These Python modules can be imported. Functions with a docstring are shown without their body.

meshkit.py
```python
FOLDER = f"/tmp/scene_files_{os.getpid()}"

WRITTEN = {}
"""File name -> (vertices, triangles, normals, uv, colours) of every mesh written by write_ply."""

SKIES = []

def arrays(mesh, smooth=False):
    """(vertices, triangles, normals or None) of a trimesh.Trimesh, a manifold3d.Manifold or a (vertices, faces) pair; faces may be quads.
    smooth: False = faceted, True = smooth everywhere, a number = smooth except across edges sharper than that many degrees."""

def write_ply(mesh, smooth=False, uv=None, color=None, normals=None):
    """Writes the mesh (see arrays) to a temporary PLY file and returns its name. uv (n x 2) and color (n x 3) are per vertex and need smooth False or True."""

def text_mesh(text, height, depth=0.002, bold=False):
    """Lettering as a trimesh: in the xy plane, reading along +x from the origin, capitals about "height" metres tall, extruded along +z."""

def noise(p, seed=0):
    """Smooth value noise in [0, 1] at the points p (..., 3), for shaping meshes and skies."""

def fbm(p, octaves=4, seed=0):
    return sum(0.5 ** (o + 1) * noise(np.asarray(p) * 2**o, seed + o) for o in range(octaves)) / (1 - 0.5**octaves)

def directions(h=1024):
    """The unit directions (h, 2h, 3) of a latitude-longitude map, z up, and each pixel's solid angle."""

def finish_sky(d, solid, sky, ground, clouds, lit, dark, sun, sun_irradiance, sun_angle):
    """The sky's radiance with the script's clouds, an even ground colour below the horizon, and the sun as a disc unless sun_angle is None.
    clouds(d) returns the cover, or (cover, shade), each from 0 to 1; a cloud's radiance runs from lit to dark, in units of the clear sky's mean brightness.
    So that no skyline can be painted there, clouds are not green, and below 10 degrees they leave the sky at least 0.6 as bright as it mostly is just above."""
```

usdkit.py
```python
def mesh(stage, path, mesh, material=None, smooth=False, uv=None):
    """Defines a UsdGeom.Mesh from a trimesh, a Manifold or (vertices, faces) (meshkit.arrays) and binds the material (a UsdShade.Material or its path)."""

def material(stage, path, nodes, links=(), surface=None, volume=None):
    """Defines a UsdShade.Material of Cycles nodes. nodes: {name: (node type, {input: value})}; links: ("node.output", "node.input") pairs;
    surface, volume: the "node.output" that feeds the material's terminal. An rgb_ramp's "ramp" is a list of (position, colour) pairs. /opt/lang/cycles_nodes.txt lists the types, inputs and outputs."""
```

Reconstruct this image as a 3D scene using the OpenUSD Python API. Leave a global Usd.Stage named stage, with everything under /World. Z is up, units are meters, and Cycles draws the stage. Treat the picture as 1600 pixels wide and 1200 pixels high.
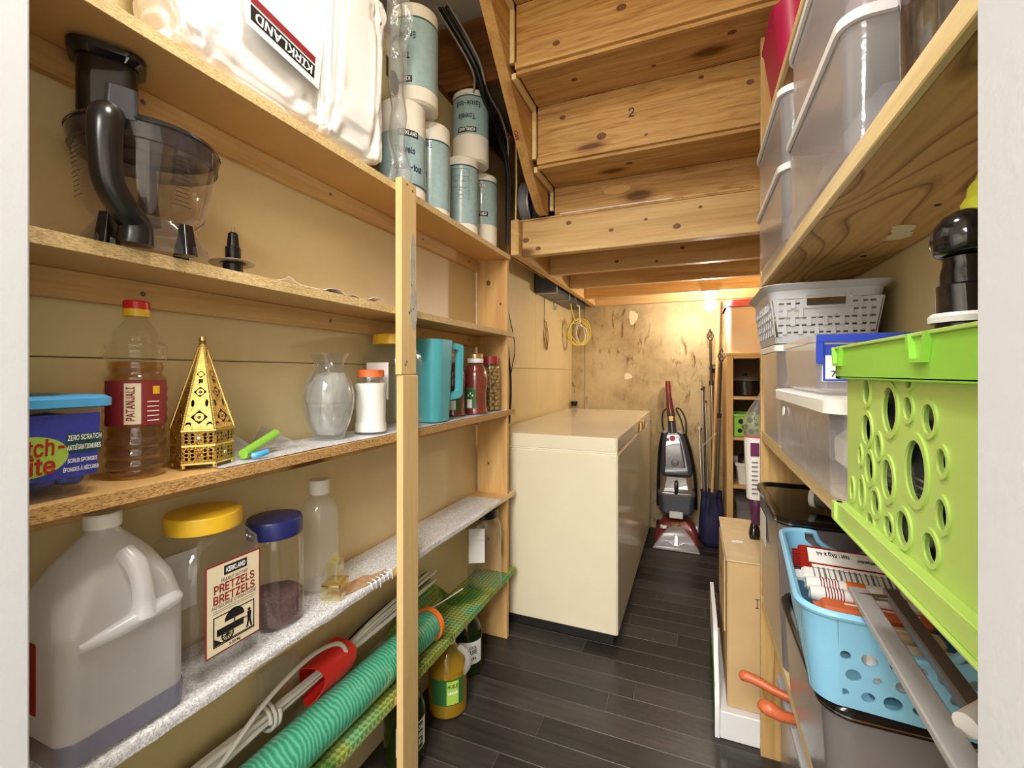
import sys, math, random
sys.path.insert(0, "/opt/lang")
import numpy as np, trimesh, usdkit, meshkit
from pxr import Usd, UsdGeom, UsdLux, UsdShade, Sdf, Gf
from shapely.geometry import Polygon, Point, box as sbox
from shapely import affinity
from shapely.ops import unary_union
random.seed(7); rng = np.random.default_rng(7)
stage = Usd.Stage.CreateInMemory()
UsdGeom.SetStageUpAxis(stage, "Z"); UsdGeom.SetStageMetersPerUnit(stage, 1.0)
UsdGeom.Xform.Define(stage, "/World"); UsdGeom.Scope.Define(stage, "/World/Looks")

# ---------------------------------------------------------------- camera
F, CX, CY = 695.0, 800.0, 582.0                # focal length and principal point, pixels of a 1600x1200 frame
YAW = math.degrees(math.atan2(285.0, F))       # the camera looks a little to the left of the pantry's axis
cam = UsdGeom.Camera.Define(stage, "/World/camera")
cam.AddTranslateOp().Set(Gf.Vec3d(0, 0, 1.10))
cam.AddRotateXYZOp().Set(Gf.Vec3f(90, 0, YAW))
cam.CreateHorizontalApertureAttr(36.0); cam.CreateVerticalApertureAttr(27.0)
cam.CreateFocalLengthAttr(36.0 * F / 1600.0)
cam.CreateVerticalApertureOffsetAttr(-(600.0 - CY) / 1600.0 * 36.0)
cam.CreateClippingRangeAttr(Gf.Vec2f(0.02, 100.0))
cam.CreateExposureAttr(0.22)

# ---------------------------------------------------------------- lights
BULB_POWER = 230.0
def rect_light(name, pos, w, h, inten, col, rot=(0, 0, 0)):
    l = UsdLux.RectLight.Define(stage, "/World/" + name)
    l.AddTranslateOp().Set(Gf.Vec3d(*pos)); l.AddRotateXYZOp().Set(Gf.Vec3f(*rot))
    l.CreateWidthAttr(w); l.CreateHeightAttr(h); l.CreateIntensityAttr(inten); l.CreateColorAttr(Gf.Vec3f(*col))
    return l
rect_light("unseen_hall_light", (-0.15, -1.75, 2.385), 1.4, 1.4, 32.0, (1.0, 0.985, 0.97))  # out of view behind the camera; lights the pantry through the doorway
rect_light("unseen_pantry_light", (-0.32, 0.36, 2.27), 0.18, 0.18, 90.0, (1.0, 0.96, 0.90))  # out of view, placed to light the shelf fronts and the white bag

# ---------------------------------------------------------------- materials
def lin(c):
    c = np.asarray(c, float) / 255.0
    return tuple(np.where(c <= 0.04045, c / 12.92, ((c + 0.055) / 1.055) ** 2.4))
_m = {}
def reg(name, *a, **k):
    _m[name] = usdkit.material(stage, "/World/Looks/" + name, *a, **k); return name
def pbr(name, col, rough=0.5, metal=0.0, spec=0.5, var=0.0, vscale=8.0, bump=0.0, bscale=60.0, coat=0.0, stretch=(1, 1, 1), sheen=0):
    p = {"roughness": rough, "metallic": metal, "specular_ior_level": spec, "coat_weight": coat, "sheen_weight": sheen}
    n = {"p": ("principled_bsdf", p)}; L = []
    c = lin(col)
    if var > 0:
        n["g"] = ("geometry", {}); n["mp"] = ("mapping", {"scale": stretch})
        n["n"] = ("noise_texture", {"scale": vscale, "detail": 5.0, "roughness": 0.6})
        n["r"] = ("rgb_ramp", {"ramp": [(0.3, tuple(x * (1 - var) for x in c)), (0.7, tuple(min(1, x * (1 + var)) for x in c))]})
        L += [("g.position", "mp.vector"), ("mp.vector", "n.vector"), ("n.fac", "r.fac"), ("r.color", "p.base_color")]
    else:
        p["base_color"] = c
    if bump > 0:
        n["g2"] = ("geometry", {}); n["n2"] = ("noise_texture", {"scale": bscale, "detail": 4.0})
        n["b"] = ("bump", {"strength": bump, "distance": 0.004})
        L += [("g2.position", "n2.vector"), ("n2.fac", "b.height"), ("b.normal", "p.normal")]
    return reg(name, n, L, surface="p.BSDF")
def wood(name, dark, mid, light, axis, sc=1.0, rough=0.55, knot=True, fine=0.25, dist=1.5):
    a, c = 1.1 * sc, 13.0 * sc
    s = [c, c, c]; s[axis] = a
    f = [170.0, 170.0, 170.0]; f[axis] = 5.0
    k = [5.5, 5.5, 5.5]; k[axis] = 2.2
    n = {"g": ("geometry", {}), "m1": ("mapping", {"scale": s}), "n1": ("noise_texture", {"scale": 1.0, "detail": 5.0, "roughness": 0.55, "distortion": dist}),
         "r1": ("rgb_ramp", {"ramp": [(0.25, lin(dark)), (0.5, lin(mid)), (0.75, lin(light))]}),
         "m2": ("mapping", {"scale": f}), "n2": ("noise_texture", {"scale": 1.0, "detail": 3.0}),
         "r2": ("rgb_ramp", {"ramp": [(0.3, (1 - fine,) * 3), (0.65, (1, 1, 1))]}),
         "mx": ("mix", {"mix_type": "multiply", "fac": 1.0}),
         "bp": ("bump", {"strength": 0.25, "distance": 0.002}), "p": ("principled_bsdf", {"roughness": rough, "specular_ior_level": 0.35})}
    L = [("g.position", "m1.vector"), ("m1.vector", "n1.vector"), ("n1.fac", "r1.fac"), ("g.position", "m2.vector"), ("m2.vector", "n2.vector"), ("n2.fac", "r2.fac"),
         ("r1.color", "mx.color1"), ("r2.color", "mx.color2"), ("n2.fac", "bp.height"), ("bp.normal", "p.normal")]
    out = "mx.color"
    if knot:
        n["m3"] = ("mapping", {"scale": k}); n["v"] = ("voronoi_texture", {"scale": 1.0, "feature": "f1", "randomness": 1.0})
        n["r3"] = ("rgb_ramp", {"ramp": [(0.0, (0.16, 0.09, 0.05)), (0.10, (0.3, 0.2, 0.12)), (0.14, (0.75, 0.68, 0.6)), (0.2, (1, 1, 1))]})
        n["mk"] = ("mix", {"mix_type": "multiply", "fac": 1.0})
        L += [("g.position", "m3.vector"), ("m3.vector", "v.vector"), ("v.distance", "r3.fac"), (out, "mk.color1"), ("r3.color", "mk.color2")]
        out = "mk.color"
    L.append((out, "p.base_color"))
    return reg(name, n, L, surface="p.BSDF")
def plyfig(name, base, dark, sc, axis, distort=6.0, patch=None, band="y"):
    s = [1.0, 1.0, 1.0]; s[axis] = 0.28
    n = {"g": ("geometry", {}), "m": ("mapping", {"scale": s}), "w": ("noise_texture", {"scale": sc, "detail": 1.2, "roughness": 0.4, "distortion": 0.8}),
         "k": ("math", {"math_type": "multiply", "value2": distort}), "fr": ("math", {"math_type": "fraction"}),
         "r": ("rgb_ramp", {"ramp": [(0.0, lin(dark)), (0.12, lin(base)), (0.75, lin(base)), (0.97, tuple(0.5 * (x + y) for x, y in zip(lin(base), lin(dark)))), (1.0, lin(dark))]}),
         "m2": ("mapping", {"scale": tuple(90.0 if i != axis else 4.0 for i in range(3))}), "n2": ("noise_texture", {"scale": 1.0, "detail": 3.0}),
         "r2": ("rgb_ramp", {"ramp": [(0.3, (0.8, 0.78, 0.75)), (0.6, (1, 1, 1))]}), "mx": ("mix", {"mix_type": "multiply", "fac": 1.0}),
         "p": ("principled_bsdf", {"roughness": 0.55, "specular_ior_level": 0.3})}
    L = [("g.position", "m.vector"), ("m.vector", "w.vector"), ("w.fac", "k.value1"), ("k.value", "fr.value1"), ("fr.value", "r.fac"), ("g.position", "m2.vector"), ("m2.vector", "n2.vector"),
         ("n2.fac", "r2.fac"), ("r.color", "mx.color1"), ("r2.color", "mx.color2"), ("mx.color", "p.base_color")]
    return reg(name, n, L, surface="p.BSDF")
def particle(name, a, b, sc=240.0, flat=0.5):
    n = {"g": ("geometry", {}), "m": ("mapping", {"scale": (1.0, 0.35, 1.3)}), "v": ("voronoi_texture", {"scale": sc, "feature": "f1"}), "bw": ("rgb_to_bw", {}),
         "r": ("rgb_ramp", {"ramp": [(0.15, lin(b)), (0.45, lin(a)), (0.85, tuple(min(1, x * 1.25) for x in lin(a)))]}),
         "n": ("noise_texture", {"scale": 7.0, "detail": 4.0}), "r2": ("rgb_ramp", {"ramp": [(0.3, (0.82, 0.8, 0.77)), (0.7, (1, 1, 1))]}),
         "mx": ("mix", {"mix_type": "multiply", "fac": 1.0}), "bp": ("bump", {"strength": 0.3, "distance": 0.002}), "p": ("principled_bsdf", {"roughness": 0.7, "specular_ior_level": 0.25})}
    L = [("g.position", "m.vector"), ("m.vector", "v.vector"), ("v.color", "bw.color"), ("bw.val", "r.fac"), ("g.position", "n.vector"), ("n.fac", "r2.fac"), ("r.color", "mx.color1"), ("r2.color", "mx.color2"),
         ("mx.color", "p.base_color"), ("bw.val", "bp.height"), ("bp.normal", "p.normal")]
    return reg(name, n, L, surface="p.BSDF")
def clear(name, tint=(0.95, 0.95, 0.93), ior=1.45, rough=0.03, haze=0.0, hazecol=(0.8, 0.8, 0.8), bump=0.0):
    n = {"f": ("fresnel", {"IOR": ior}), "gf": ("geometry", {}), "ib": ("math", {"math_type": "subtract", "value1": 1.0}), "ff": ("math", {"math_type": "multiply"}), "t": ("transparent_bsdf", {"color": tint}), "g": ("glossy_bsdf", {"color": (1, 1, 1), "roughness": rough}), "m": ("mix_closure", {})}
    L = [("gf.backfacing", "ib.value2"), ("ib.value", "ff.value1"), ("f.fac", "ff.value2"), ("ff.value", "m.fac"), ("g.BSDF", "m.closure2")]
    if bump > 0:
        n["gp"] = ("geometry", {}); n["nz"] = ("noise_texture", {"scale": 45.0, "detail": 3.0}); n["b"] = ("bump", {"strength": bump, "distance": 0.01})
        L += [("gp.position", "nz.vector"), ("nz.fac", "b.height"), ("b.normal", "g.normal"), ("b.normal", "f.normal") if False else ("b.normal", "g.normal")]
        L = list(dict.fromkeys(L))
    if haze > 0:
        n["d"] = ("diffuse_bsdf", {"color": hazecol}); n["tl"] = ("translucent_bsdf", {"color": hazecol}); n["dt"] = ("mix_closure", {"fac": 0.5}); n["h"] = ("mix_closure", {}); n["lw"] = ("layer_weight", {"blend": 0.5}); n["pw"] = ("math", {"math_type": "power", "value2": 4.0}); n["ma"] = ("math", {"math_type": "multiply_add", "value2": 0.38 * (1 - haze), "value3": haze})
        L += [("lw.facing", "pw.value1"), ("pw.value", "ma.value1"), ("ma.value", "h.fac")]  # diffuse haze grows at grazing angles, standing in for edge highlights
        L += [("d.BSDF", "dt.closure1"), ("tl.BSDF", "dt.closure2"), ("t.BSDF", "h.closure1"), ("dt.closure", "h.closure2"), ("h.closure", "m.closure1")]
    else:
        L.append(("t.BSDF", "m.closure1"))
    return reg(name, n, L, surface="m.closure")

pbr("door_white", (198, 200, 203), 0.45, bump=0.05, bscale=200)
pbr("wall_cream", (214, 194, 146), 0.42, var=0.06, vscale=5, bump=0.05, bscale=120)
pbr("wall_white", (225, 220, 210), 0.7)
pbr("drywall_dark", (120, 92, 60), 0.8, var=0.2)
wood("pine_y", (192, 148, 90), (212, 172, 112), (228, 194, 138), 1, fine=0.15)
wood("pine_x", (190, 146, 88), (212, 174, 116), (226, 194, 140), 0, knot=True, fine=0.15)
wood("pine_z", (186, 140, 82), (212, 170, 108), (230, 194, 136), 2, knot=False)
wood("pine_knotty_z", (192, 144, 86), (212, 170, 108), (226, 190, 132), 2, fine=0.12)
wood("post_pine", (214, 180, 122), (223, 191, 133), (230, 201, 146), 2, knot=False, fine=0.10, dist=0.8)
wood("stringer_wood", (180, 130, 72), (204, 156, 94), (220, 178, 116), 1)
wood("dark_joist", (92, 54, 24), (120, 74, 34), (138, 92, 46), 0)
wood("stair_ply", (172, 122, 66), (206, 162, 100), (220, 180, 120), 0, sc=1.3, dist=3.2, fine=0.2)
wood("riser_ply", (160, 106, 54), (206, 160, 98), (218, 178, 118), 0, sc=1.6, dist=4.5, fine=0.25)
plyfig("shelf_ply", (204, 164, 104), (134, 92, 50), 5.2, 1, 11.0)
plyfig("end_ply", (214, 174, 112), (176, 130, 74), 5.0, 2, 6.0)
wood("edge_pine", (212, 180, 122), (232, 206, 152), (240, 218, 170), 1, knot=False, fine=0.12)
particle("particle_edge", (198, 158, 102), (144, 100, 54), 700.0)
particle("particle_edge_pale", (220, 194, 142), (196, 162, 106), 700.0)
pbr("shelf_face", (212, 170, 110), 0.5, var=0.07, vscale=6, bump=0.04, bscale=200)
for i, c in enumerate([(44, 41, 39), (51, 47, 45), (58, 54, 51), (38, 35, 33)]):
    pbr("floor_plank_%d" % i, c, 0.36, var=0.35, vscale=2.2, stretch=(2.0, 26, 8), bump=0.12, bscale=70, spec=0.4)
pbr("floor_joint", (92, 88, 84), 0.8)
pbr("freezer_cream", (222, 212, 184), 0.15, var=0.03, vscale=3, spec=0.5)
pbr("freezer_gasket", (238, 230, 208), 0.5)
pbr("black_rubber", (20, 19, 18), 0.6)
pbr("black_plastic", (24, 22, 22), 0.25)
pbr("black_gloss", (22, 20, 21), 0.1, spec=0.6)
pbr("dark_grey_plastic", (54, 54, 60), 0.3)
pbr("chrome", (210, 208, 205), 0.2, metal=1)
pbr("galvanised", (178, 180, 184), 0.4, metal=0.55, var=0.12, vscale=30)
pbr("duct_steel", (92, 96, 108), 0.4, metal=0.7)
pbr("brushed_rod", (150, 138, 124), 0.3, metal=0.9)
pbr("bronze_rod", (70, 58, 50), 0.35, metal=0.6)
pbr("gold", (214, 184, 104), 0.26, metal=1, var=0.25, vscale=160, bump=0.5, bscale=260)
pbr("gold_smooth", (224, 198, 122), 0.2, metal=1)
pbr("gold_filigree", (198, 162, 84), 0.3, metal=1, var=0.6, vscale=420, bump=1.0, bscale=380)
pbr("lantern_inner", (70, 50, 24), 0.5, metal=0.5); pbr("gem_violet", (88, 44, 92), 0.08); pbr("gem_clear", (225, 222, 215), 0.05, metal=0.6); pbr("gem_red", (130, 50, 40), 0.08)
pbr("paper_white", (244, 242, 236), 0.8)
pbr("towel_white", (242, 236, 224), 0.85, bump=0.3, bscale=140)
pbr("wrap_teal", (158, 186, 190), 0.3, var=0.09, vscale=70, coat=0.5)
pbr("ink_black", (26, 24, 24), 0.5); pbr("ink_white", (244, 242, 240), 0.5); pbr("ink_navy", (34, 38, 74), 0.5); pbr("ink_red", (176, 34, 30), 0.5); pbr("ink_maroon", (136, 38, 42), 0.5)
pbr("ink_grey", (120, 118, 116), 0.5); pbr("ink_green", (46, 104, 50), 0.5); pbr("ink_lime", (170, 205, 80), 0.5); pbr("ink_purple", (110, 30, 84), 0.5); pbr("ink_teal_dark", (26, 74, 78), 0.5)
pbr("bag_white", (244, 243, 240), 0.32, bump=0.15, bscale=22)
pbr("label_cream", (232, 218, 186), 0.5); pbr("label_white", (240, 238, 232), 0.5)
pbr("yellow_lid", (236, 190, 44), 0.4); pbr("orange_lid", (224, 108, 54), 0.4, var=0.35, vscale=60); pbr("navy_lid", (36, 42, 104), 0.35, bump=0.1); pbr("red_cap", (204, 32, 32), 0.35)
pbr("brown_red_lid", (150, 40, 40), 0.4); pbr("gold_lid", (206, 176, 116), 0.3, metal=0.8); pbr("white_plastic", (238, 236, 230), 0.4)
pbr("teal_plastic", (84, 178, 190), 0.35); pbr("red_plastic", (206, 42, 34), 0.35); pbr("red_clear", (150, 36, 28), 0.12, coat=0.6)
pbr("orange_plastic", (214, 110, 66), 0.35); pbr("orange_ring", (236, 124, 46), 0.4)
pbr("lime_plastic", (172, 200, 98), 0.38); pbr("lime_dark", (140, 200, 66), 0.4); pbr("yellow_lime", (222, 226, 72), 0.4)
pbr("blue_plastic", (136, 196, 226), 0.35); pbr("royal_blue", (48, 74, 186), 0.35); pbr("sky_lid", (84, 170, 226), 0.3)
pbr("grey_plastic", (186, 188, 192), 0.45); pbr("magenta_plastic", (186, 34, 84), 0.4); pbr("rose_plastic", (196, 92, 96), 0.4)
pbr("beige_plastic", (226, 196, 164), 0.5); pbr("maroon_plastic", (98, 26, 32), 0.25, coat=0.5)
pbr("grip_red", (112, 30, 24), 0.25); pbr("slate_plastic", (58, 60, 72), 0.22, coat=0.3); pbr("cardboard", (204, 172, 124), 0.75, var=0.06, vscale=6); pbr("cardboard_top", (216, 192, 148), 0.75, var=0.14, vscale=14)
pbr("cardboard_edge", (160, 124, 78), 0.8); pbr("carton_white", (232, 232, 232), 0.5)
pbr("white_powder", (246, 245, 241), 0.9, bump=0.2); pbr("brown_powder", (98, 66, 66), 0.9, var=0.35, vscale=180, bump=0.6, bscale=200)
pbr("sauce_red", (122, 34, 24), 0.2, var=0.3, vscale=40, coat=0.6)
pbr("oil_amber", (172, 104, 26), 0.15, var=0.2, vscale=10); pbr("olive_green", (146, 116, 50), 0.3, var=0.4, vscale=120)
pbr("green_oil", (52, 66, 20), 0.12); pbr("yellow_oil", (176, 148, 34), 0.15, var=0.15, vscale=8)
pbr("cable_white", (222, 218, 208), 0.45); pbr("cable_black", (22, 20, 20), 0.4); pbr("cable_yellow", (226, 204, 84), 0.5); pbr("cable_grey", (150, 146, 140), 0.5); pbr("cable_brown", (160, 120, 66), 0.6)
pbr("navy_fabric", (30, 32, 70), 0.7, var=0.3, vscale=14, bump=0.5, bscale=40); pbr("sponge_blue", (56, 64, 168), 0.6, var=0.3, vscale=24, bump=0.4, bscale=60)
pbr("cloth_grey", (128, 124, 134), 0.9, var=0.25, vscale=16); pbr("cloth_mauve", (158, 126, 138), 0.9, var=0.25, vscale=16); pbr("cloth_tan", (168, 142, 110), 0.9, var=0.25, vscale=16)
pbr("alu_grey", (168, 167, 166), 0.4); pbr("tube_dark", (98, 92, 88), 0.4)
pbr("paint_patch", (226, 214, 178), 0.7); pbr("cut_wood", (214, 170, 104), 0.6)
pbr("tissue_white", (238, 238, 236), 0.9, bump=0.6, bscale=60)
pbr("scuff_grey", (176, 170, 158), 0.5, var=0.2, vscale=40)
pbr("paper_brown", (176, 140, 104), 0.6, var=0.25, vscale=60)
pbr("bulb_base", (230, 226, 216), 0.4)
pbr("purple_wrap", (78, 34, 70), 0.35, bump=0.5, bscale=40)
reg("bulb_glow", {"e": ("emission", {"color": (1.0, 0.95, 0.87), "strength": BULB_POWER})}, [], surface="e.emission")
clear("clear_plastic", (0.95, 0.95, 0.94), 1.6, 0.04, haze=0.035, hazecol=(0.85, 0.83, 0.8), bump=0.12)
clear("clear_glass", (0.95, 0.96, 0.95), 1.7, 0.02, haze=0.06, hazecol=(0.85, 0.86, 0.85))
clear("tissue_film", (0.95, 0.95, 0.95), 1.3, 0.3, haze=0.62, hazecol=(0.88, 0.88, 0.87))
clear("clear_film", (0.94, 0.94, 0.94), 1.45, 0.12, haze=0.18, bump=0.6)
clear("smoke_plastic", (0.84, 0.80, 0.81), 1.6, 0.03, haze=0.04, hazecol=(0.5, 0.46, 0.48))
clear("smoke_dark", (0.46, 0.44, 0.46), 1.6, 0.05, haze=0.22, hazecol=(0.16, 0.15, 0.17))
clear("frosted", (0.86, 0.86, 0.88), 1.5, 0.14, haze=0.28, hazecol=(0.95, 0.94, 0.97), bump=0.12)
clear("frosted_light", (0.9, 0.9, 0.91), 1.5, 0.12, haze=0.26, hazecol=(0.95, 0.94, 0.96), bump=0.08)
pbr("frost_rim", (226, 224, 224), 0.35)
pbr("jug_band", (120, 120, 138), 0.35)
clear("milk_plastic", (0.94, 0.94, 0.95), 1.45, 0.28, haze=0.74, hazecol=(0.88, 0.875, 0.88))
clear("white_clear_bottle", (0.93, 0.93, 0.92), 1.5, 0.10, haze=0.34, hazecol=(0.85, 0.83, 0.78))
clear("amber_clear", (0.86, 0.62, 0.17), 1.5, 0.03, haze=0.06, hazecol=(0.75, 0.42, 0.05))
clear("green_clear", (0.35, 0.5, 0.2), 1.45, 0.03, haze=0.2, hazecol=(0.1, 0.16, 0.03))
clear("yellow_clear", (0.9, 0.75, 0.2), 1.45, 0.03, haze=0.35, hazecol=(0.5, 0.4, 0.06))
clear("tank_beige", (0.8, 0.74, 0.7), 1.5, 0.06, haze=0.4, hazecol=(0.5, 0.42, 0.36))
clear("nozzle_clear", (0.8, 0.8, 0.82), 1.45, 0.15, haze=0.45, hazecol=(0.62, 0.62, 0.64))
clear("tote_grey", (0.7, 0.7, 0.72), 1.42, 0.2, haze=0.66, hazecol=(0.46, 0.43, 0.43))
clear("honey_glass", (0.96, 0.93, 0.76), 1.9, 0.02, haze=0.10, hazecol=(0.9, 0.82, 0.5))
def foil(name, c1, c2):
    n = {"g": ("geometry", {}), "v": ("voronoi_texture", {"scale": 420.0, "feature": "f1"}), "bw": ("rgb_to_bw", {}), "r": ("rgb_ramp", {"ramp": [(0.2, lin(c2)), (0.6, lin(c1)), (0.9, (0.95, 0.95, 0.95))]}),
         "n": ("noise_texture", {"scale": 9.0, "detail": 5.0}), "r2": ("rgb_ramp", {"ramp": [(0.26, (0.66, 0.46, 0.3)), (0.33, (0.95, 0.92, 0.88)), (0.38, (1, 1, 1))]}), "mx": ("mix", {"mix_type": "multiply", "fac": 1.0}),
         "b": ("bump", {"strength": 0.5, "distance": 0.002}), "p": ("principled_bsdf", {"roughness": 0.38, "metallic": 0.15})}
    L = [("g.position", "v.vector"), ("v.color", "bw.color"), ("bw.val", "r.fac"), ("g.position", "n.vector"), ("n.fac", "r2.fac"), ("r.color", "mx.color1"), ("r2.color", "mx.color2"), ("mx.color", "p.base_color"), ("bw.val", "b.height"), ("b.normal", "p.normal")]
    return reg(name, n, L, surface="p.BSDF")
foil("liner_foil", (226, 226, 228), (186, 186, 190))
def concrete():
    n = {"g": ("geometry", {}), "n": ("noise_texture", {"scale": 4.0, "detail": 8.0, "roughness": 0.65}), "r": ("rgb_ramp", {"ramp": [(0.3, lin((156, 134, 98))), (0.5, lin((186, 164, 122))), (0.7, lin((204, 182, 140)))]}),
         "m": ("mapping", {"scale": (22.0, 22.0, 7.0)}), "n2": ("noise_texture", {"scale": 1.0, "detail": 6.0, "roughness": 0.7, "distortion": 0.8}), "r2": ("rgb_ramp", {"ramp": [(0.55, (1, 1, 1)), (0.62, (0.6, 0.54, 0.47)), (0.70, (0.26, 0.22, 0.18))]}),
         "n3": ("noise_texture", {"scale": 2.2, "detail": 3.0}), "r3": ("rgb_ramp", {"ramp": [(0.42, (0, 0, 0)), (0.55, (1, 1, 1))]}),
         "bw3": ("rgb_to_bw", {}), "mx": ("mix", {"mix_type": "multiply"}), "b": ("bump", {"strength": 0.4, "distance": 0.006}), "p": ("principled_bsdf", {"roughness": 0.8, "specular_ior_level": 0.2})}
    L = [("g.position", "n.vector"), ("n.fac", "r.fac"), ("g.position", "m.vector"), ("m.vector", "n2.vector"), ("n2.fac", "r2.fac"), ("g.position", "n3.vector"), ("n3.fac", "r3.fac"), ("r3.color", "bw3.color"), ("bw3.val", "mx.fac"),
         ("r.color", "mx.color1"), ("r2.color", "mx.color2"), ("mx.color", "p.base_color"), ("n.fac", "b.height"), ("b.normal", "p.normal")]
    return reg("concrete_stained", n, L, surface="p.BSDF")
concrete()
def netmat():
    n = {"g": ("geometry", {}), "m": ("mapping", {"scale": (1.0, 1.0, 1.0), "rotation": (0.0, 0.0, 0.785)}), "v": ("checker_texture", {"scale": 100.0, "color1": (1, 1, 1), "color2": (0, 0, 0)}),
         "n": ("noise_texture", {"scale": 6.0, "detail": 3.0}), "r": ("rgb_ramp", {"ramp": [(0.35, lin((96, 140, 70))), (0.5, lin((186, 196, 104))), (0.62, lin((140, 204, 150)))]}),
         "d": ("diffuse_bsdf", {}), "tl": ("translucent_bsdf", {}), "dt": ("mix_closure", {"fac": 0.35}), "t": ("transparent_bsdf", {"color": (0.75, 0.85, 0.6)}), "k": ("math", {"math_type": "multiply", "value2": 0.62}), "mm": ("mix_closure", {})}
    L = [("g.position", "m.vector"), ("m.vector", "v.vector"), ("g.position", "n.vector"), ("n.fac", "r.fac"), ("r.color", "d.color"), ("r.color", "tl.color"), ("d.BSDF", "dt.closure1"), ("tl.BSDF", "dt.closure2"), ("v.fac", "k.value1"), ("k.value", "mm.fac"),
         ("dt.closure", "mm.closure1"), ("t.BSDF", "mm.closure2")]
    return reg("net_green", n, L, surface="mm.closure")
netmat()
def tubemat():
    n = {"g": ("geometry", {}), "m": ("mapping", {"scale": (1.0, 1.0, 1.0)}), "w": ("wave_texture", {"bands_direction": "y", "scale": 30.0, "distortion": 9.0, "detail": 3.0, "detail_scale": 0.6}),
         "r": ("rgb_ramp", {"ramp": [(0.0, lin((58, 146, 114))), (0.6, lin((74, 168, 132))), (0.95, lin((100, 188, 154)))]}), "b": ("bump", {"strength": 0.16, "distance": 0.003}), "p": ("principled_bsdf", {"roughness": 0.2, "coat_weight": 0.6})}
    L = [("g.position", "m.vector"), ("m.vector", "w.vector"), ("w.fac", "r.fac"), ("r.color", "p.base_color"), ("w.fac", "b.height"), ("b.normal", "p.normal")]
    return reg("green_stretch_wrap", n, L, surface="p.BSDF")
tubemat()

# ---------------------------------------------------------------- helpers: objects
_used = {}
def path_for(name, parent="/World"):
    k = (parent, name); i = _used.get(k, 0); _used[k] = i + 1
    return "%s/%s" % (parent, name if i == 0 else "%s_%03d" % (name, i))
LOC = {}
def tag(prim, label=None, cat=None, group=None, kind=None):
    for k, v in (("label", label), ("category", cat), ("group", group), ("kind", kind)):
        if v: prim.SetCustomDataByKey(k, v)
def thing(name, label, cat, loc=(0, 0, 0), rotz=0.0, group=None, kind=None):
    p = path_for(name); x = UsdGeom.Xform.Define(stage, p)
    x.AddTranslateOp().Set(Gf.Vec3d(*map(float, loc)))
    if rotz: x.AddRotateZOp().Set(float(rotz))
    tag(x.GetPrim(), label, cat, group, kind); LOC[p] = np.array(loc, float)
    return p
def part(parent, name, mesh, m, label=None, smooth=35, world=False, kind=None):
    if world:
        root = "/".join(parent.split("/")[:3]); mesh = mesh.copy(); mesh.apply_translation(-LOC.get(root, np.zeros(3)))
    p = path_for(name, parent); usdkit.mesh(stage, p, mesh, _m[m], smooth=smooth)
    tag(stage.GetPrimAtPath(p), label, None, None, kind); return p
def solo(name, mesh, m, label, cat, group=None, smooth=35, kind=None):
    p = path_for(name); usdkit.mesh(stage, p, mesh, _m[m], smooth=smooth); tag(stage.GetPrimAtPath(p), label, cat, group, kind); LOC[p] = np.zeros(3); return p
def struct(name, mesh, m, label=None, smooth=35):
    p = path_for(name); usdkit.mesh(stage, p, mesh, _m[m], smooth=smooth); tag(stage.GetPrimAtPath(p), label, None, None, "structure"); LOC[p] = np.zeros(3); return p
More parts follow.
